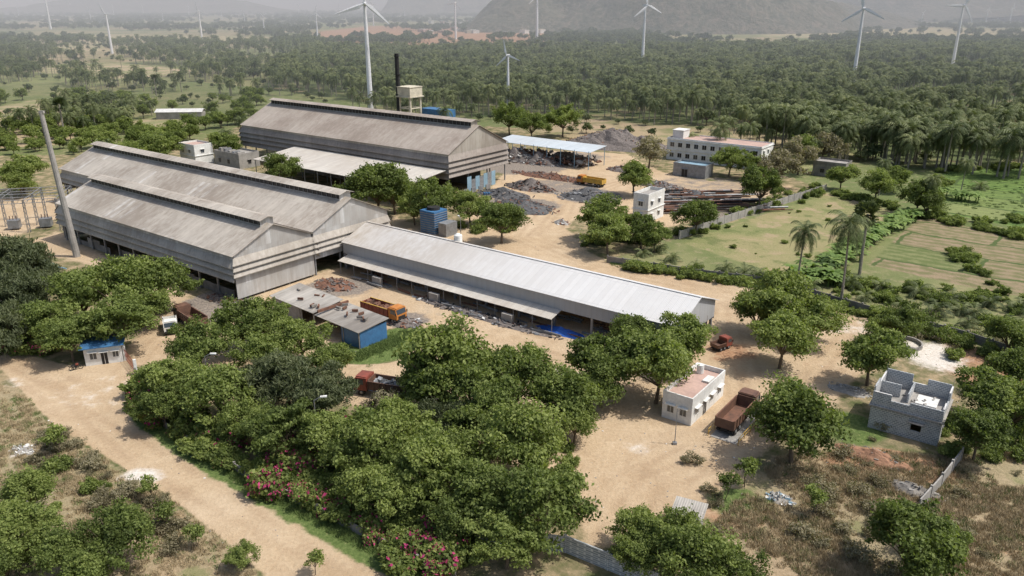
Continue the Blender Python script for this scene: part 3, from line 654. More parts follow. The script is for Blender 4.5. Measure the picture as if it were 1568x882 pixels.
ta.box(-4.2,4.2,-4.2,4.2,z-4,z-3.6); ta.box(-3.7,3.7,-3.7,3.7,z-3.6,z); ta.box(-3.9,3.9,-3.9,3.9,z,z+.25)
group('water_tower',p,ANG,{'frame':(s,[m_cream]),'tank':(ta,[m_cream])})
p=gp(672,205); s=MB(); s.box(-7,7,-3,3,6,10.5); s.box(-6.5,6.5,-2.5,2.5,0,6,1)
for k in range(8): s.box(-7+k*2-.08,-7+k*2+.08,-3.12,-3.0,6,10.5)
group('blue_filter_house',p,ANG,{'hopper':(s,[m_blue,m_steel])})
p=gp(665,355); s=MB(); s.box(-2.3,2.3,-2.3,2.3,.3,5.6); s.tube((0,0,5.6),(0,0,6.3),1.6,1.5,16,1)
for k in range(9): s.box(-2.42,2.42,-2.42,2.42,.6+k*.55,.72+k*.55,2)
s.box(3.2,5.6,-2,2,0,3.2,2); s.box(-2.6,2.6,-2.6,2.6,0,.28,3)
group('cooling_tower',p,ANG,{'casing':(s,[m_blue,m_black,m_steel,m_conc])})

# ---------------- walls and fences -----------------
def wallrun(name,pl,h=2.0,mat=m_concD,post=3.0,step=True,th=.15):
    pts=[Vector((*gp(*p)[:2],0)) for p in pl]; o=pts[0]; mb=MB()
    for a,b in zip(pts[:-1],pts[1:]):
        d=b-a; L=d.length; n=max(1,int(L/post)); ang=math.atan2(d.y,d.x)
        for k in range(n):
            q=a-o+d*(k/n); M=Matrix.Translation(q)@Matrix.Rotation(ang,4,'Z'); l=L/n
            mb.box(-.13,.13,-.14,.14,0,h+.15,0,M)
            hh=h-(U(0,.12) if step else 0)
            mb.box(.131,l-.131,-th/2,th/2,0,hh,0,M)
    return group(name,tuple(o),0,{'panels':(mb,[mat])})
wallrun('compound_wall',[(930,402),(1050,420),(1180,436),(1345,484),(1480,520),(1600,560)],1.5)
wallrun('compound_wall',[(1040,366),(1140,332),(1265,292)],2.0,m_conc)
wallrun('compound_wall',[(1470,705),(1440,745),(1405,785)],1.7,m_conc)
wallrun('compound_wall',[(208,575),(226,638),(290,680),(385,735),(525,805),(640,865),(700,890)],1.1)
wallrun('block_boundary_wall',[(700,820),(800,838),(865,845),(930,872),(1010,905)],2.0,m_block)
g=MB()
for k in range(14): g.tube((k*.45,0,.1),(k*.45,0,1.9),.03,n=5)
for z in (.2,1,1.9): g.tube((0,0,z),(5.9,0,z),.04,n=5)
g.box(-.4,0,-.2,.2,0,2.4,1); g.box(5.9,6.3,-.2,.2,0,2.4,1)
group('entrance_gate',gp(193,552),-.9,{'bars':(g,[m_red,m_white])})
g=MB()
for yy in (-2.0,2.0):
    for k in range(6): g.tube((-5+k*2,yy,0),(-5+k*2,yy,1.0),.05,n=6)
    for z in (.5,1): g.tube((-5,yy,z),(5,yy,z),.05,n=6)
g.box(-5,5,-1.7,1.7,0,.06,1)
group('weighbridge',gp(1130,650),math.atan2(.8,.6),{'rails':(g,[m_yellow,m_conc])})

# ---------------- trucks -----------------
def truck(name,loc,heading,cab,body,L=8.6,load=None,inner=None,s=1.0,tall=1.25,rim=None):
    W2=1.22; ch=MB(); cb=MB(); bd=MB(); wh=MB()
    ch.box(-L/2,L/2-.3,-.45,.45,.75,1.0); ch.box(L/2-.25,L/2,-1.15,1.15,.5,.95); ch.box(-L/2+.1,-L/2+.2,-1.1,1.1,.55,.75); ch.box(-.8,.6,.5,1.1,.55,1.0); ch.box(-.8,.6,-1.1,-.5,.55,1.0)
    x1=L/2-.08; x0=x1-2.0
    prof=[(x0,.85),(x1,.85),(x1+.02,1.7),(x1-.28,2.75),(x0,2.8)]
    A=[(p[0],-W2,p[1]) for p in prof]; B=[(p[0],W2,p[1]) for p in prof]
    cb.face(A); cb.face(B[::-1])
    for k in range(5):
        j=(k+1)%5; cb.face([A[j],A[k],B[k],B[j]])
    cb.face([(x1+.035,-W2+.15,1.8),(x1+.035,W2-.15,1.8),(x1-.22,W2-.15,2.62),(x1-.22,-W2+.15,2.62)],1)
    for sg in (-1,1):
        q=[(x0+.5,sg*(W2+.012),1.75),(x1-.2,sg*(W2+.012),1.75),(x1-.4,sg*(W2+.012),2.55),(x0+.5,sg*(W2+.012),2.55)]
        cb.face(q if sg<0 else q[::-1],1)
        cb.box(x1-.1,x1,sg*(W2+.15)-.08,sg*(W2+.15)+.08,1.7,2.2,2)
    cb.box(x1+.0,x1+.05,-.8,.8,1.0,1.45,2); cb.box(x0+.1,x1-.25,-1.0,1.0,2.8,2.88)
    bx1=x0-.2; bx0=-L/2; zb=1.12; zt=zb+tall; t=.07
    bd.box(bx0,bx1,-W2,W2,zb-.1,zb,1)
    bd.box(bx0,bx1,-W2,-W2+t,zb+.002,zt); bd.box(bx0,bx1,W2-t,W2,zb+.002,zt); bd.box(bx1-t,bx1,-W2+t+.002,W2-t-.002,zb+.002,zt+.25); bd.box(bx0,bx0+t,-W2+t+.002,W2-t-.002,zb+.002,zt-.05)
    n=7
    for k in range(n+1):
        xx=bx0+(bx1-bx0-.1)*k/n
        bd.box(xx,xx+.1,-W2-.09,-W2-.002,zb-.05,zt+.02); bd.box(xx,xx+.1,W2+.002,W2+.09,zb-.05,zt+.02)
    bd.box(bx0,bx1,-W2-.1,-W2+t,zt+.022,zt+.1,3); bd.box(bx0,bx1,W2-t,W2+.1,zt+.022,zt+.1,3)
    if load:
        for k in range(60):
            M=Matrix.Translation((U(bx0+.4,bx1-.4),U(-.9,.9),zb+U(.1,tall*.9)))@Matrix.Rotation(U(0,3),4,Vector((R()+.1,R(),R())).normalized()); bd.box(-.35,.35,-.3,.3,-.15,.15,2,M)
    for xx in (L/2-1.2,-L/2+1.1,-L/2+2.4):
        for sg in (-1,1):
            wh.tube((xx,sg*(W2-.42),.5),(xx,sg*(W2-.02),.5),.5,.5,18,0); wh.tube((xx,sg*(W2-.03),.5),(xx,sg*(W2+.02),.5),.24,.2,12,1)
    e=group(name,loc,heading,{'chassis':(ch,[m_black]),'cab':(cb,[cab,m_glass,m_black]),'body':(bd,[body,inner or body,load or m_scrap,rim or body]),'wheels':(wh,[m_rubber,m_steel])})
    e.scale=(s,s,s); return e
HV=math.atan2(.8,.6)
q=gp(1129,645); truck('tipper_truck',(q[0],q[1],.065),HV,m_brown,m_brown,L=9.4,inner=m_rust,rim=m_rust)
truck('tipper_truck',gp(590,605),HV+1.9,m_red,m_brown,load=m_steel,inner=m_blue)
truck('tipper_truck',gp(588,486),ANG,m_orange,m_red,L=9,inner=m_rust,load=m_rust,rim=m_yellow)
truck('tipper_truck',gp(293,497),ANG+math.pi-.15,m_brown,m_brown,L=8.4)
truck('small_cargo_truck',gp(262,505),-1.15,m_white,m_white,L=6.4,s=.85,tall=.7)
truck('tipper_truck',gp(905,284),ANG+math.pi,m_orange,m_yellow,L=9)
truck('small_cargo_truck',gp(1104,534),HV-.3,m_red,m_brown,L=5.0,s=.68,tall=.7)
g=MB()
for xx in (-.65,.65):
    for k in range(14):
        a0,a1=k*.4488,(k+1)*.4488; g.tube((xx+math.cos(a0)*.3,0,.3+math.sin(a0)*.3),(xx+math.cos(a1)*.3,0,.3+math.sin(a1)*.3),.05,n=5)
g.tube((-.65,0,.3),(0,0,.55),.05,n=6); g.tube((0,0,.5),(.45,0,.85),.08,n=6); g.tube((.65,0,.3),(.42,0,1.0),.04,n=6); g.tube((.42,-.35,1.02),(.42,.35,1.02),.025,n=6)
g.box(-.6,.05,-.13,.13,.72,.84); g.box(0,.4,-.15,.15,.75,.98,1); g.box(-.15,.25,-.14,.14,.3,.6)
group('motorcycle',gp(117,566),.6,{'frame':(g,[m_black,m_red])})

# ---------------- street furniture -----------------
def lamp(px,py,pty,rot=0.5):
    p=gp(px,py); z=topz(p[0],p[1],pty); g=MB(); g.tube((0,0,0),(0,0,z-.5),.09,.06,8); g.tube((0,0,z-.5),(.9,0,z),.05,.04,6); g.tube((.9,0,z),(1.3,0,z-.02),.05,.05,6); g.box(.8,1.6,-.16,.16,z-.12,z+.03,1); g.box(-.2,.2,-.2,.2,0,.4,2)
    group('street_lamp',p,rot,{'pole':(g,[m_steel,m_white,m_conc])})
lamp(323,612,541,0);lamp(487,680,608,0.2);lamp(697,740,690,0.1);lamp(706,372,332,2)
g=MB(); g.tube((0,0,0),(0,0,5),.06,.04,6); g.box(-.25,.25,-.25,.25,0,.3); g.tube((0,0,4.6),(.5,0,4.9),.03,n=5)
group('utility_pole',gp(1033,680),0,{'pole':(g,[m_steel])})
p=gp(118,393); z=topz(p[0],p[1],172); g=MB(); g.tube((0,0,0),(-1.5,0,z),.75,.45,10); g.box(-1.9,-.9,-.3,.3,z-.2,z+.3)
for k in range(12): g.tube((.62-1.5*k/12,-.35,1+k*1.6),(.62-1.5*k/12,.35,1+k*1.6),.04,n=4)
group('concrete_mast',p,0,{'mast':(g,[m_conc])})
g=MB()
for i in range(4):
    for j in range(3):
        xx,yy=i*7,j*7
        for dx in (-.3,.3):
            for dy in (-.3,.3): g.tube((xx+dx,yy+dy,0),(xx+dx*.5,yy+dy*.5,8),.06,n=4)
        for k in range(6):
            g.tube((xx-.3,yy-.3,k*1.3),(xx+.3,yy-.3,k*1.3+1.3),.04,n=4); g.tube((xx+.3,yy+.3,k*1.3),(xx-.3,yy+.3,k*1.3+1.3),.04,n=4)
    for zz in (7.2,8): g.tube((i*7,0,zz),(i*7,14,zz),.08,n=4)
for j in range(3):
    for zz in (7.2,8): g.tube((0,j*7,zz),(21,j*7,zz),.08,n=4)
    for k in range(20): g.tube((k*1.05,j*7,7.2),(k*1.05+.5,j*7,8),.04,n=4)
for i in range(3):
    g.box(i*7+1.5,i*7+4.0,3,5.0,.4,2.4,1)
    for k in range(3): g.tube((i*7+2+k*.7,4,2.4),(i*7+2+k*.7,4,3.4),.1,n=6,m=2)
group('electrical_substation',gp(-55,362),.25,{'gantry':(g,[m_steel,m_steel,m_brown])})
g=MB()
for k in range(40):
    a=U(0,22); g.tube((a,U(-2,2),.3+U(0,.5)),(a+U(4,9),U(-2,2),.3+U(0,.5)),.14,n=6,m=random.choice((0,1,1)))
group('pipe_bundle',gp(-5,385),-.6,{'pipes':(g,[m_steel,m_bluelt])})
def turbine(bx,by,hx,hy):
    p=gp(bx,by); z=topz(p[0],p[1],hy); g=MB(); rb=z*.3; q_=.8 if z>40 and p[1]<700 else 1
    g.tube((0,0,0),(0,0,z*.5),z*.034*q_,z*.027*q_,12); g.tube((0,0,z*.5),(0,0,z),z*.027*q_,z*.018*q_,12)
    g.box(-z*.05,z*.055,-z*.02,z*.02,z,z+z*.036); hb=Vector((-z*.07,0,z+z*.018)); g.tube((-z*.05,0,hb.z),(-z*.085,0,hb.z),z*.018,z*.006,10)
    a0=U(0,2.1)
    for k in range(3):
        a=a0+k*2.0944; d=Vector((0,math.sin(a),math.cos(a))); s_=Vector((0,d.z,-d.y)); ax=Vector((1,0,0)); w0=z*.032
        st=[(0,.35),(.12,.6),(.22,1),(.6,.65),(1,.22)]
        pr=[]
        for t,ww in st:
            c_=hb+d*rb*t; pr.append([c_-s_*w0*ww*.4,c_+ax*w0*.18*ww,c_+s_*w0*ww,c_-ax*w0*.18*ww])
        for A,B in zip(pr[:-1],pr[1:]):
            for i in range(4): j=(i+1)%4; g.face([A[i],A[j],B[j],B[i]])
    group('wind_turbine',p,U(1.1,2.0),{'tower_and_rotor':(g,[m_turb])})
for t in [(78,45,72,-8),(172,82,166,22),(310,64,303,18),(487,66,484,22),(568,168,557,8),(698,60,695,5),(778,165,776,86),(822,66,822,-8),(983,107,990,10),(1305,135,1325,15),(1457,108,1472,10),(1372,26,1378,-6),(572,40,575,8),(140,35,139,15),(405,50,403,24),(458,24,458,8),(1508,42,1510,15),(1545,40,1548,12),(1528,30,1529,12),(290,26,289,10),(220,24,221,8),(175,26,175,8),(1240,32,1241,6),(340,30,341,14),(30,30,29,12),(110,22,110,6),(250,34,249,17),(375,36,375,18),(520,30,521,12),(620,28,621,13),(1410,40,1412,20),(1590,60,1596,20)]: turbine(*t)

# ---------------- heaps and scrap -----------------
def heap(name,px,py,rx,ry,h,mat,n=80,mats=None,sz=.5,rot=ANG):
    mats=mats or [mat]; mb=MB(); nr,na=10,28; sd=U(0,99)
    rings=[]
    for i in range(nr+1):
        q=i/nr; rg=[]
        for k in range(na):
            a=6.28318*k/na; ro_=1+.3*noise.noise(Vector((math.cos(a)*1.3,math.sin(a)*1.3,sd)))+.1*noise.noise(Vector((math.cos(a)*4,math.sin(a)*4,sd)))
            X=math.cos(a)*rx*q*ro_; Y=math.sin(a)*ry*q*ro_
            Z=h*(1-q)**.9*(1+.6*noise.noise(Vector((X*.35,Y*.35,sd))))+.15*noise.noise(Vector((X*2,Y*2,sd)))
            rg.append((X,Y,Z if q<1 else -.05))
        rings.append(rg)
    for i in range(nr):
        for k in range(na): j=(k+1)%na; mb.face([rings[i][k],rings[i+1][k],rings[i+1][j],rings[i][j]])
    sh=MB()
    for k in range(n):
        q=R()**.6*1.15; a=U(0,6.28); X,Y=math.cos(a)*rx*q,math.sin(a)*ry*q; Z=h*max(0,1-q)**.9
        M=Matrix.Translation((X,Y,Z+.1))@Matrix.Rotation(U(0,3.1),4,Vector((R()+.01,R(),R())).normalized()); s_=sz*U(.4,1.3); sh.box(-s_,s_,-s_*U(.2,.5),s_*.4,-s_*.12,s_*.12,random.randrange(len(mats)),M)
    parts={'mound':(mb,[mat])}
    if n: parts['pieces']=(sh,mats)
    group(name,gp(px,py),rot,parts)
heap('scrap_heap',792,245,9,5,4.2,m_scrap,380,[m_scrap,m_rust,m_conc,m_white,m_steel,m_scrap])
heap('scrap_heap',828,250,8,4,3.4,m_scrap,300,[m_scrap,m_rust,m_conc,m_steel])
heap('scrap_heap',868,248,10,5,3.6,m_scrap,320,[m_scrap,m_rust,m_black])
heap('slag_heap',938,222,20,11,6.5,m_scrap,200,[m_scrap,m_rust])
heap('slag_heap',985,226,11,8,4.2,m_scrap,120,[m_scrap,m_rust])
heap('slag_heap',903,302,9,7,2.4,m_slag,160,[m_slag,m_steel,m_scrap])
heap('slag_heap',800,318,9.5,6,2.2,m_slag,180,[m_slag,m_rust])
heap('slag_heap',772,300,9,5,2.0,m_slag,120,[m_slag,m_scrap])
heap('scrap_heap',845,272,15,3,1.5,m_rust,200,[m_rust,m_scrap])
heap('scrap_heap',812,288,8,4,2.6,m_scrap,260,[m_rust,m_scrap,m_black])
heap('scrap_heap',960,262,7,3,1.8,m_scrap,160,[m_rust,m_scrap,m_black])
heap('scrap_heap',1010,285,7,3,1.5,m_scrap,150,[m_rust,m_scrap,m_steel])
heap('scrap_heap',512,437,4.5,3,1.0,m_rust,110,[m_rust,m_scrap],.4)
heap('scrap_heap',612,492,4.0,2.2,.9,m_scrap,130,[m_rust,m_scrap,m_black,m_steel],.4)
heap('scrap_heap',735,484,15,1.6,.5,m_scrap,160,[m_scrap,m_steel,m_black],.4)
heap('scrap_heap',860,342,2.2,1.6,1.1,m_conc,30,[m_white,m_rust],.3)
heap('scrap_heap',350,462,5,2,.7,m_scrap,80,[m_scrap,m_rust],.4)
heap('rubble_heap',1335,700,4.5,1.7,1.2,MAT('red_earth',(.34,.19,.115),(.24,.13,.08),1,bmp=.5),30,[m_concD],.2)
heap('rubble_heap',1195,765,1.4,1,.6,m_conc,70,[m_white,m_conc,m_bluelt],.22)
heap('rubble_heap',35,690,1.8,1.2,.35,m_conc,50,[m_white,m_conc],.2)
heap('rubble_heap',1300,598,3,1.6,.5,m_conc,60,[m_conc,m_block],.22)
heap('rubble_heap',1400,752,3,1.4,.8,m_concD,40,[m_concD,m_conc],.25)
heap('ash_heap',1060,300,8,4,1.8,m_slag,110,[m_slag,m_rust])
heap('blue_tarpaulin_pile',857,508,5.5,1.6,.9,m_tarp,0)
g=MB()
for k in range(150):
    row_=random.choice((0,6.5,13,19.5)); L_=U(6,12); x0=U(-16,12); yy=row_+U(-2.4,2.4); zz=U(.15,1.7)*max(0,(1-abs(yy-row_)/3.2)); dz=U(-.1,.1)
    g.tube((x0,yy,zz+.1),(x0+L_,yy+U(-.8,.8),zz+.1+dz),U(.1,.26),n=7,m=random.choice((0,0,1,2,3,4)))
group('rusty_pipe_stack',gp(1085,325),ANG+.75,{'pipes':(g,[m_rust,m_steel,m_brown,m_black,m_scrap])})
g=MB()
for k in range(28):
    a=6.28318*k/28; M=Matrix.Rotation(a,4,'Z'); g.box(2.4,2.65,-.29,.29,0,.6,0,M)
group('round_tree_planter',gp(1385,528),0,{'ring':(g,[m_conc])})
g=MB()
for i in range(5):
    for j in range(2): g.tube((i*.7,j*.7,0),(i*.7,j*.7,.9),.29,n=12)
group('blue_drum_stack',gp(742,300),.2,{'drums':(g,[m_blue])})
g=MB()
for k in range(520):
    px,py=random.choice(((U(900,1300),U(640,800)),(U(0,520),U(590,870)),(U(500,880),U(470,640)),(U(1100,1480),U(680,870)),(U(760,1000),U(260,390)),(U(230,620),U(430,540)),(U(1250,1480),U(520,620))))
    q=gp(px,py); a=U(.03,.12); M=Matrix.Translation((q[0],q[1],a*.2))@Matrix.Rotation(U(0,3),4,'Z'); g.box(-a,a,-a*.6,a*.6,-a*.3,a*.3,random.choice((0,0,0,1,2)),M)
group('loose_stones',(0,0,0),0,{'stones':(g,[m_conc,m_concD,m_white])})
g=MB()
for k in range(60):
    q=gp(U(640,840),U(33,52)); M=Matrix.Translation((q[0],q[1],0))@Matrix.Rotation(U(0,3),4,'Z'); a,b_=U(5,12),U(4,7); hh=U(3,7); g.box(-a,a,-b_,b_,0,hh,random.choice((0,0,1,2)),M)
    g.box(-a-.3,a+.3,-b_-.3,b_+.3,hh,hh+.5,random.choice((0,1,3)),M)
group('village',(0,0,0),0,{'houses':(g,[m_white,m_cream,m_redroof,m_conc])})

# ---------------- trees placed one by one -----------------
T_neem=[(125,452,44),(182,445,50),(178,492,46),(245,432,44),(75,495,40),(105,518,34),(228,470,30),
(372,494,42),(412,490,34),(462,520,36),(305,528,42),(400,540,38),(500,550,32),(335,600,54),(270,582,44),(248,622,34),
(435,655,50),(372,642,36),(505,672,46),(565,690,54),(620,665,48),(655,722,54),(590,748,48),(700,704,44),(548,735,36),
(680,562,64),(648,592,38),(722,592,54),(792,590,54),(742,636,48),(868,612,46),(880,645,34),(800,682,58),(765,560,30),
(738,752,58),(832,782,62),(702,785,44),(775,822,52),(858,742,34),
(928,545,52),(922,582,40),(1008,560,56),(1045,524,42),(968,515,36),
(1188,462,48),(1200,512,50),(1248,484,40),(1160,480,30),(1386,492,34),(1335,545,44),
(1220,650,60),(1204,622,36),(1500,662,42),(1512,604,44),(1552,566,38),(1556,622,44),(1548,512,32),
(1398,838,62),(1440,820,38),(992,812,40),(1035,834,46),(1066,866,54),(972,852,34),(1125,872,40),
(45,752,40),(38,815,50),(178,822,46),(95,850,42),(128,878,40),(0,868,38),(370,848,22),
(575,285,42),(603,292,32),(660,305,34),(430,262,26),(634,318,24),(720,315,27),(768,335,34),(745,322,20),
(925,330,36),(932,354,32),(983,353,25),(1003,364,20),(972,270,26),(1066,330,26),(1166,286,30),(1118,245,22),(1150,252,20),
(1345,282,24),(1408,300,26),(245,225,26),(30,262,30),(1290,268,20),(1372,272,20),(1230,225,22),(780,180,24),(862,182,24),(815,192,20),(200,238,22),(345,222,22),(30,280,20),(1420,312,18)]
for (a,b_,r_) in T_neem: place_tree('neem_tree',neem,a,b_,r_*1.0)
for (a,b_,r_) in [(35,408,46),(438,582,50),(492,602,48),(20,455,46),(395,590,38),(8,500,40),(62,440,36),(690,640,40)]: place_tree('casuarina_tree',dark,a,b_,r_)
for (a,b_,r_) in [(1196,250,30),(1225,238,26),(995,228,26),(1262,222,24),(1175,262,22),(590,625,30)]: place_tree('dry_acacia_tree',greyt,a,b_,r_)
for (a,b_) in [(305,838),(250,810),(483,880),(232,770),(1110,765),(90,700),(1250,790),(1140,745)]:
    q=gp(a,b_); s_=U(.6,1.0); addobj('sapling',random.choice(sap),q,U(0,6),(s_,s_,s_))
for (a,by,ty) in [(1220,437,345),(1287,467,345),(1420,330,275),(1470,300,250),(1345,300,250),(1510,265,215)]:
    q=gp(a,by); z=topz(q[0],q[1],ty); s_=z/10.0; addobj('coconut_palm',random.choice(palmN),q,U(0,6),(s_*.9,s_*.9,s_))
for (a,by,ty) in [(1316,420,328),(1150,268,238),(100,215,160),(15,220,190),(240,150,120)]:
    q=gp(a,by); z=topz(q[0],q[1],ty); s_=z/9.5; addobj('palmyra_palm',palmyraM[0],q,U(0,6),(s_,s_,s_))
for (a,b_) in [(985,392),(1030,400),(1066,412),(1112,416),(1160,428),(1010,385),(1240,445),(1325,460),(1385,475),(1432,482),(1482,500),(1532,510),(1300,440),(1560,478),(1500,290),(1470,480),(1140,424),(1405,452),(1455,462),(1515,470),(1350,445),(1545,500),(1490,485),(1265,430)]:
    q=gp(a,b_); s_=U(.75,1.25); addobj('young_coconut_palm',random.choice(palmY),q,U(0,6),(s_,s_,s_))
wp=[Vector((*gp(*p)[:2],0)) for p in [(212,590),(226,640),(290,684),(385,738),(525,806),(640,866),(700,890)]]
for a_,b_ in zip(wp[:-1],wp[1:]):
    n=int((b_-a_).length/1.7)
    for k in range(n):
        q=a_.lerp(b_,(k+R()*.5)/n)+Vector((U(-.7,1.6),U(-.7,1.6),0)); s_=U(.55,1.2); addobj('bougainvillea_bush',random.choice(boug),q,U(0,6),(s_,s_,s_*U(.9,1.4)))
for (px,py,n,rad) in [(240,612,5,2),(355,680,5,2),(440,712,5,3),(25,536,4,3),(50,541,3,2),(8,518,4,3),(660,845,4,3),(510,700,4,3),(700,860,4,2)]:
    for k in range(n):
        q=gp(px,py); addobj('bougainvillea_bush',random.choice(boug[:3]),(q[0]+U(-rad,rad),q[1]+U(-rad,rad),0),U(0,6),(1.1,1.1,U(.9,1.6)))
def along(pl,n,w):
    P_=[Vector((*gp(*p)[:2],0)) for p in pl]; L_=[(b-a).length for a,b in zip(P_[:-1],P_[1:])]; tot=sum(L_); out=[]
    for k in range(n):
        t=R()*tot
        for i,l in enumerate(L_):
            if t<=l: break
            t-=l
        q=P_[i].lerp(P_[i+1],min(1,t/l)); out.append((q.x+random.gauss(0,w),q.y+random.gauss(0,w),0))
    return out
def offroad(pts,mg=.8):
    a=np.array([p[:2] for p in pts]); k=~(inside(road,a[:,0],a[:,1])|(pdist(road,a[:,0],a[:,1])<mg)); return [p for p,q in zip(pts,k) if q]
pts=[(p[0],p[1],0,U(0,6),U(.35,.9)) for p in along([(940,408),(1060,424),(1180,440),(1340,490),(1450,520)],60,1.0)+along([(1045,360),(1150,325),(1260,290)],40,1.5)+along([(700,350),(780,355)],12,2)+along([(-10,530),(-30,505)],10,1.5)+along([(1480,690),(1568,640)],24,4)+along([(1350,505),(1500,530),(1568,600)],24,4)+along([(440,700),(560,770),(690,830)],70,2.5)+along([(880,370),(1010,370)],22,1.6)+along([(560,640),(700,660),(850,700)],40,3)]
pts+=[(p[0],p[1],0,U(0,6),U(.3,.9)) for p in along([(1260,440),(1400,450),(1568,480)],60,4)+along([(1390,330),(1300,380),(1260,420)],20,1.5)+along([(1400,328),(1568,366)],50,1.0)+along([(1420,320),(1445,262)],26,1.2)+along([(1445,262),(1568,256)],24,1.5)+along([(1480,345),(1568,335)],10,1)+along([(1460,385),(1530,450)],18,.8)+along([(1270,296),(1400,328)],24,1.5)+along([(0,760),(80,800),(0,880)],10,4)]
for k in range(60):
    q=gp(U(1060,1390),U(300,410))
    if inside(field_y,[q[0]],[q[1]])[0] and R()<.5: pts.append((q[0],q[1],0,U(0,6),U(.12,.4)))
scatter('shrub_belt',bush,offroad(pts))
pts=[(p[0],p[1],0,U(0,6),U(.25,.75)) for p in along([(1150,790),(1300,760),(1500,740)],42,6)+along([(1200,860),(1500,870)],22,6)+along([(70,668),(180,735),(300,840)],26,1.2)+along([(0,720),(150,780),(200,880)],20,4)+along([(1340,500),(1568,560)],30,6)]
scatter('dry_brush',drybush,offroad(pts))
scatter('banana_row',ban,[(p[0],p[1],0,U(0,6),U(.8,1.4)) for p in along([(1262,418),(1330,370),(1392,332)],130,1.1)+along([(1230,425),(1275,440)],25,1.5)+along([(1430,300),(1500,312)],20,1.5)])
X=np.random.uniform(70,190,1700);Y=np.random.uniform(170,290,1700); mk=inside(field_g,X,Y)
scatter('crop_rows',gg,[(a,round(b_/1.4)*1.4,0,U(0,6),U(.6,1.2)) for a,b_ in zip(X[mk],Y[mk])])
def fillpoly(poly,n,s0,s1):
    xs=[p[0] for p in poly]; ys=[p[1] for p in poly]; X=np.random.uniform(max(min(xs),-90),min(max(xs),150),n); Y=np.random.uniform(max(min(ys),48),max(ys),n); k=inside(poly,X,Y)
    out=[]
    for a,b_ in zip(X[k],Y[k]):
        if noise.noise(Vector((a*.12,b_*.12,3)))+R()*.5>.12: out.append((a,b_,0,U(0,6),U(s0,s1)))
    return out
scatter('dry_grass_field',gd,fillpoly(dryBL,7000,.4,1.0)+fillpoly(dryBR,11000,.4,1.0))
scatter('green_grass_patch',gg,offroad(fillpoly(dryBL,1500,.6,1.2)+fillpoly(dryBR,1500,.6,1.2)+[(p[0],p[1],0,U(0,6),U(.6,1.2)) for p in along([(215,600),(230,648),(292,690),(380,743),(475,795),(650,882)],900,.6)+along([(540,548),(590,530),(630,508)],350,1.0)+along([(940,402),(1180,440),(1345,488)],900,1.2)],-1))

# ---------------- distant vegetation -----------------
pl=[];sc_=[];far=[]
PX=[];PY=[]
c_,s_=math.cos(.25),math.sin(.25); g8=7.6
for i in range(-165,165):
    for j in range(-20,170):
        a=i*g8;bq=j*g8
        X=a*c_-bq*s_+U(-2,2); Y=280+a*s_+bq*c_+U(-2,2)
        if Y<262 or Y>1120 or abs(X)>.72*Y+40: continue
        PX.append(X);PY.append(Y)
PX=np.array(PX);PY=np.array(PY)
inp=inside(palmland,PX,PY)
ins=np.zeros(len(PX),bool)
for pg in (site,field_g,field_b,field_y,clear1,clear3,clear4,clear5,clear6): ins|=inside(pg,PX,PY)
left=(PX<-.23*PY)
for X,Y,a,b_,lf in zip(PX,PY,inp,ins,left):
    if b_ and R()<.94: continue
    nz=noise.noise(Vector((X*.012,Y*.012,1))); n2_=noise.noise(Vector((X*.03,Y*.03,9)))
    if a:
        if R()<.96 and nz>-.5: pl.append((X,Y,0,U(0,6),U(.8,1.3)))
    else:
        if nz+n2_*.6>.02 and R()<.65 and (lf or Y<420): pl.append((X,Y,0,U(0,6),U(.7,1.15)))
        elif nz+n2_*.5>.08 and R()<.35: sc_.append((X,Y,0,U(0,6),U(.45,1.0)))
        elif R()<.1: sc_.append((X,Y,0,U(0,6),U(.25,.6)))
pl+=[(p[0],p[1],0,U(0,6),U(1.0,1.4)) for p in along([(1180,222),(1345,248),(1450,256),(1590,270)],90,6)]
random.shuffle(pl); random.shuffle(sc_)
scatter('coconut_plantation',palmsF,pl); scatter('scrub_trees',farT,sc_)
n=24000; Yv=1080+(5000-1080)*np.random.rand(n)**1.25; Xv=np.random.uniform(-.72,.72,n)*Yv
bad=inside(redfar,Xv,Yv)|inside(tanfar,Xv,Yv)|inside(clear2,Xv,Yv)
for X,Y,bd_ in zip(Xv,Yv,bad):
    nz=noise.noise(Vector((X*.004,Y*.003,5)))+.6*noise.noise(Vector((X*.015,Y*.01,8)))
    if nz+R()*.5<(.62 if bd_ else .3): continue
    far.append((X,Y,0,U(0,6),U(.6,1.2)*(1+Y/6000)))
scatter('distant_scrubland',farT,far)
near=[]
for k in range(330):
    px,py=U(-40,400),U(150,250); q=gp(px,py)
    if inside(site,[q[0]],[q[1]])[0] or inside(clear1,[q[0]],[q[1]])[0] or inside(clear5,[q[0]],[q[1]])[0]: continue
    near.append((q[0],q[1],0,U(0,6),U(.35,.8)))
scatter('hedgerow_trees',[broadleaf('midtree_%d'%i,nleaf=2600,ls=.45,mat=m_leaf,n=26,cr=1.3,irr=.3) for i in range(3)],near)

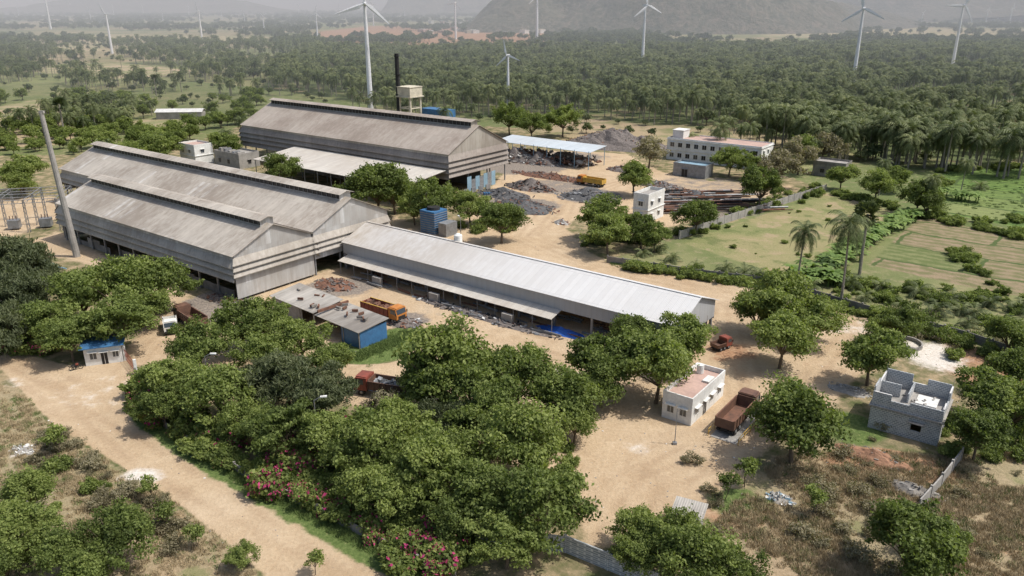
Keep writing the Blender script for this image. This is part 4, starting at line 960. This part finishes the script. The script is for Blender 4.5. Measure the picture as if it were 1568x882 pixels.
# ---------------- hills -----------------
def hill(name,cx,cy,rx,ry,h,mat,n=90,seed=0,rug=.25,pw=1.0):
    vs=[];fs=[]
    for j in range(n+1):
        for i in range(n+1):
            a=-1+2*i/n;b_=-1+2*j/n; d=math.hypot(a,b_)*(1+.18*noise.noise(Vector((a*1.5,b_*1.5,seed+50))))
            base=max(0,1-d)**pw
            nz=noise.fractal(Vector((a*2.4+seed,b_*2.4,seed)),1,2.1,6)
            z=h*base*(1+rug*nz*2)+h*.08*nz*min(1,max(0,1-d)*4)
            if d>=1: z=-2
            vs.append((a*rx,b_*ry,z))
    for j in range(n):
        for i in range(n): k=j*(n+1)+i; fs.append((k,k+1,k+n+2,k+n+1))
    me=bpy.data.meshes.new(name); me.from_pydata(vs,[],fs); me.polygons.foreach_set('use_smooth',[True]*len(fs)); me.materials.append(mat); addobj(name,me,(cx,cy,-1))
m,nt,b=newmat('scrubby_rock'); geo=nd(nt,'ShaderNodeNewGeometry'); P=geo.outputs['Position']
a=noise_n(nt,P,.03,8,.7); a2=noise_n(nt,P,.12,6,.7)
col=ramp(nt,a,[(.38,(.05,.065,.035)),(.52,(.09,.095,.055)),(.66,(.22,.175,.13))]); col=mix(nt,.55,col,ramp(nt,a2,[(.4,(.02,.032,.014)),(.6,(.2,.16,.12))]))
nt.links.new(col,b.inputs['Base Color']); b.inputs['Roughness'].default_value=.95; bump(nt,b,a2,1,5)
hill('rocky_hill',300,1830,440,400,300,m,seed=3,n=120)
hill('rocky_hill',600,2050,420,300,90,m,seed=8)
hill('mountain_range',1560,2900,860,520,330,m,seed=12,n=110)
hill('mountain_range',2250,3300,800,500,420,m,seed=15)
hill('mountain_range',-430,4000,240,240,150,m,seed=21)
hill('mountain_range',60,4000,500,300,190,m,seed=25)
hill('mountain_range',-1900,4300,900,400,110,m,seed=33)

# ---------------- hazy air over the plain -----------------
mb=MB(); mb.box(-9500,9500,330,12500,-5,420)
vm=bpy.data.materials.new('dusty_air'); vm.use_nodes=True; nt=vm.node_tree; nt.nodes.remove(nt.nodes['Principled BSDF'])
vs_=nt.nodes.new('ShaderNodeVolumeScatter'); vs_.inputs['Color'].default_value=(.93,.985,1,1); vs_.inputs['Density'].default_value=.0005; vs_.inputs['Anisotropy'].default_value=-.1
nt.links.new(vs_.outputs[0],nt.nodes['Material Output'].inputs['Volume'])
addobj('haze',mb.mesh('haze',[vm]))

# ---------------- light, sky, camera -----------------
el=math.radians(58); azv=Vector((.93,-.12,0)).normalized()
S=Vector((azv.x*math.cos(el),azv.y*math.cos(el),math.sin(el)))
sd=bpy.data.lights.new('sun','SUN'); sd.energy=4.0; sd.angle=math.radians(.8); sd.color=(1,.96,.9)
so=addobj('sun',sd,(0,0,200)); so.rotation_mode='QUATERNION'; so.rotation_quaternion=S.to_track_quat('Z','Y')
wd=bpy.data.worlds.new('World'); scene.world=wd; wd.use_nodes=True; nt=wd.node_tree
sk=nt.nodes.new('ShaderNodeTexSky'); sk.sky_type='NISHITA'; sk.sun_disc=False; sk.sun_elevation=el; sk.sun_rotation=math.atan2(azv.x,azv.y); sk.dust_density=3.5; sk.air_density=1.1
bg=nt.nodes['Background']; bg.inputs['Strength'].default_value=.15; nt.links.new(sk.outputs[0],bg.inputs['Color'])
cd=bpy.data.cameras.new('camera'); cd.sensor_width=36; cd.lens=36*F/1568; cd.clip_end=30000; cd.clip_start=.5
co=addobj('camera',cd,(0,0,H)); co.rotation_euler=(math.radians(90)-math.atan2(SP,CP),0,0); scene.camera=co
scene.view_settings.view_transform='Standard'; scene.view_settings.look='None'; scene.view_settings.exposure=0
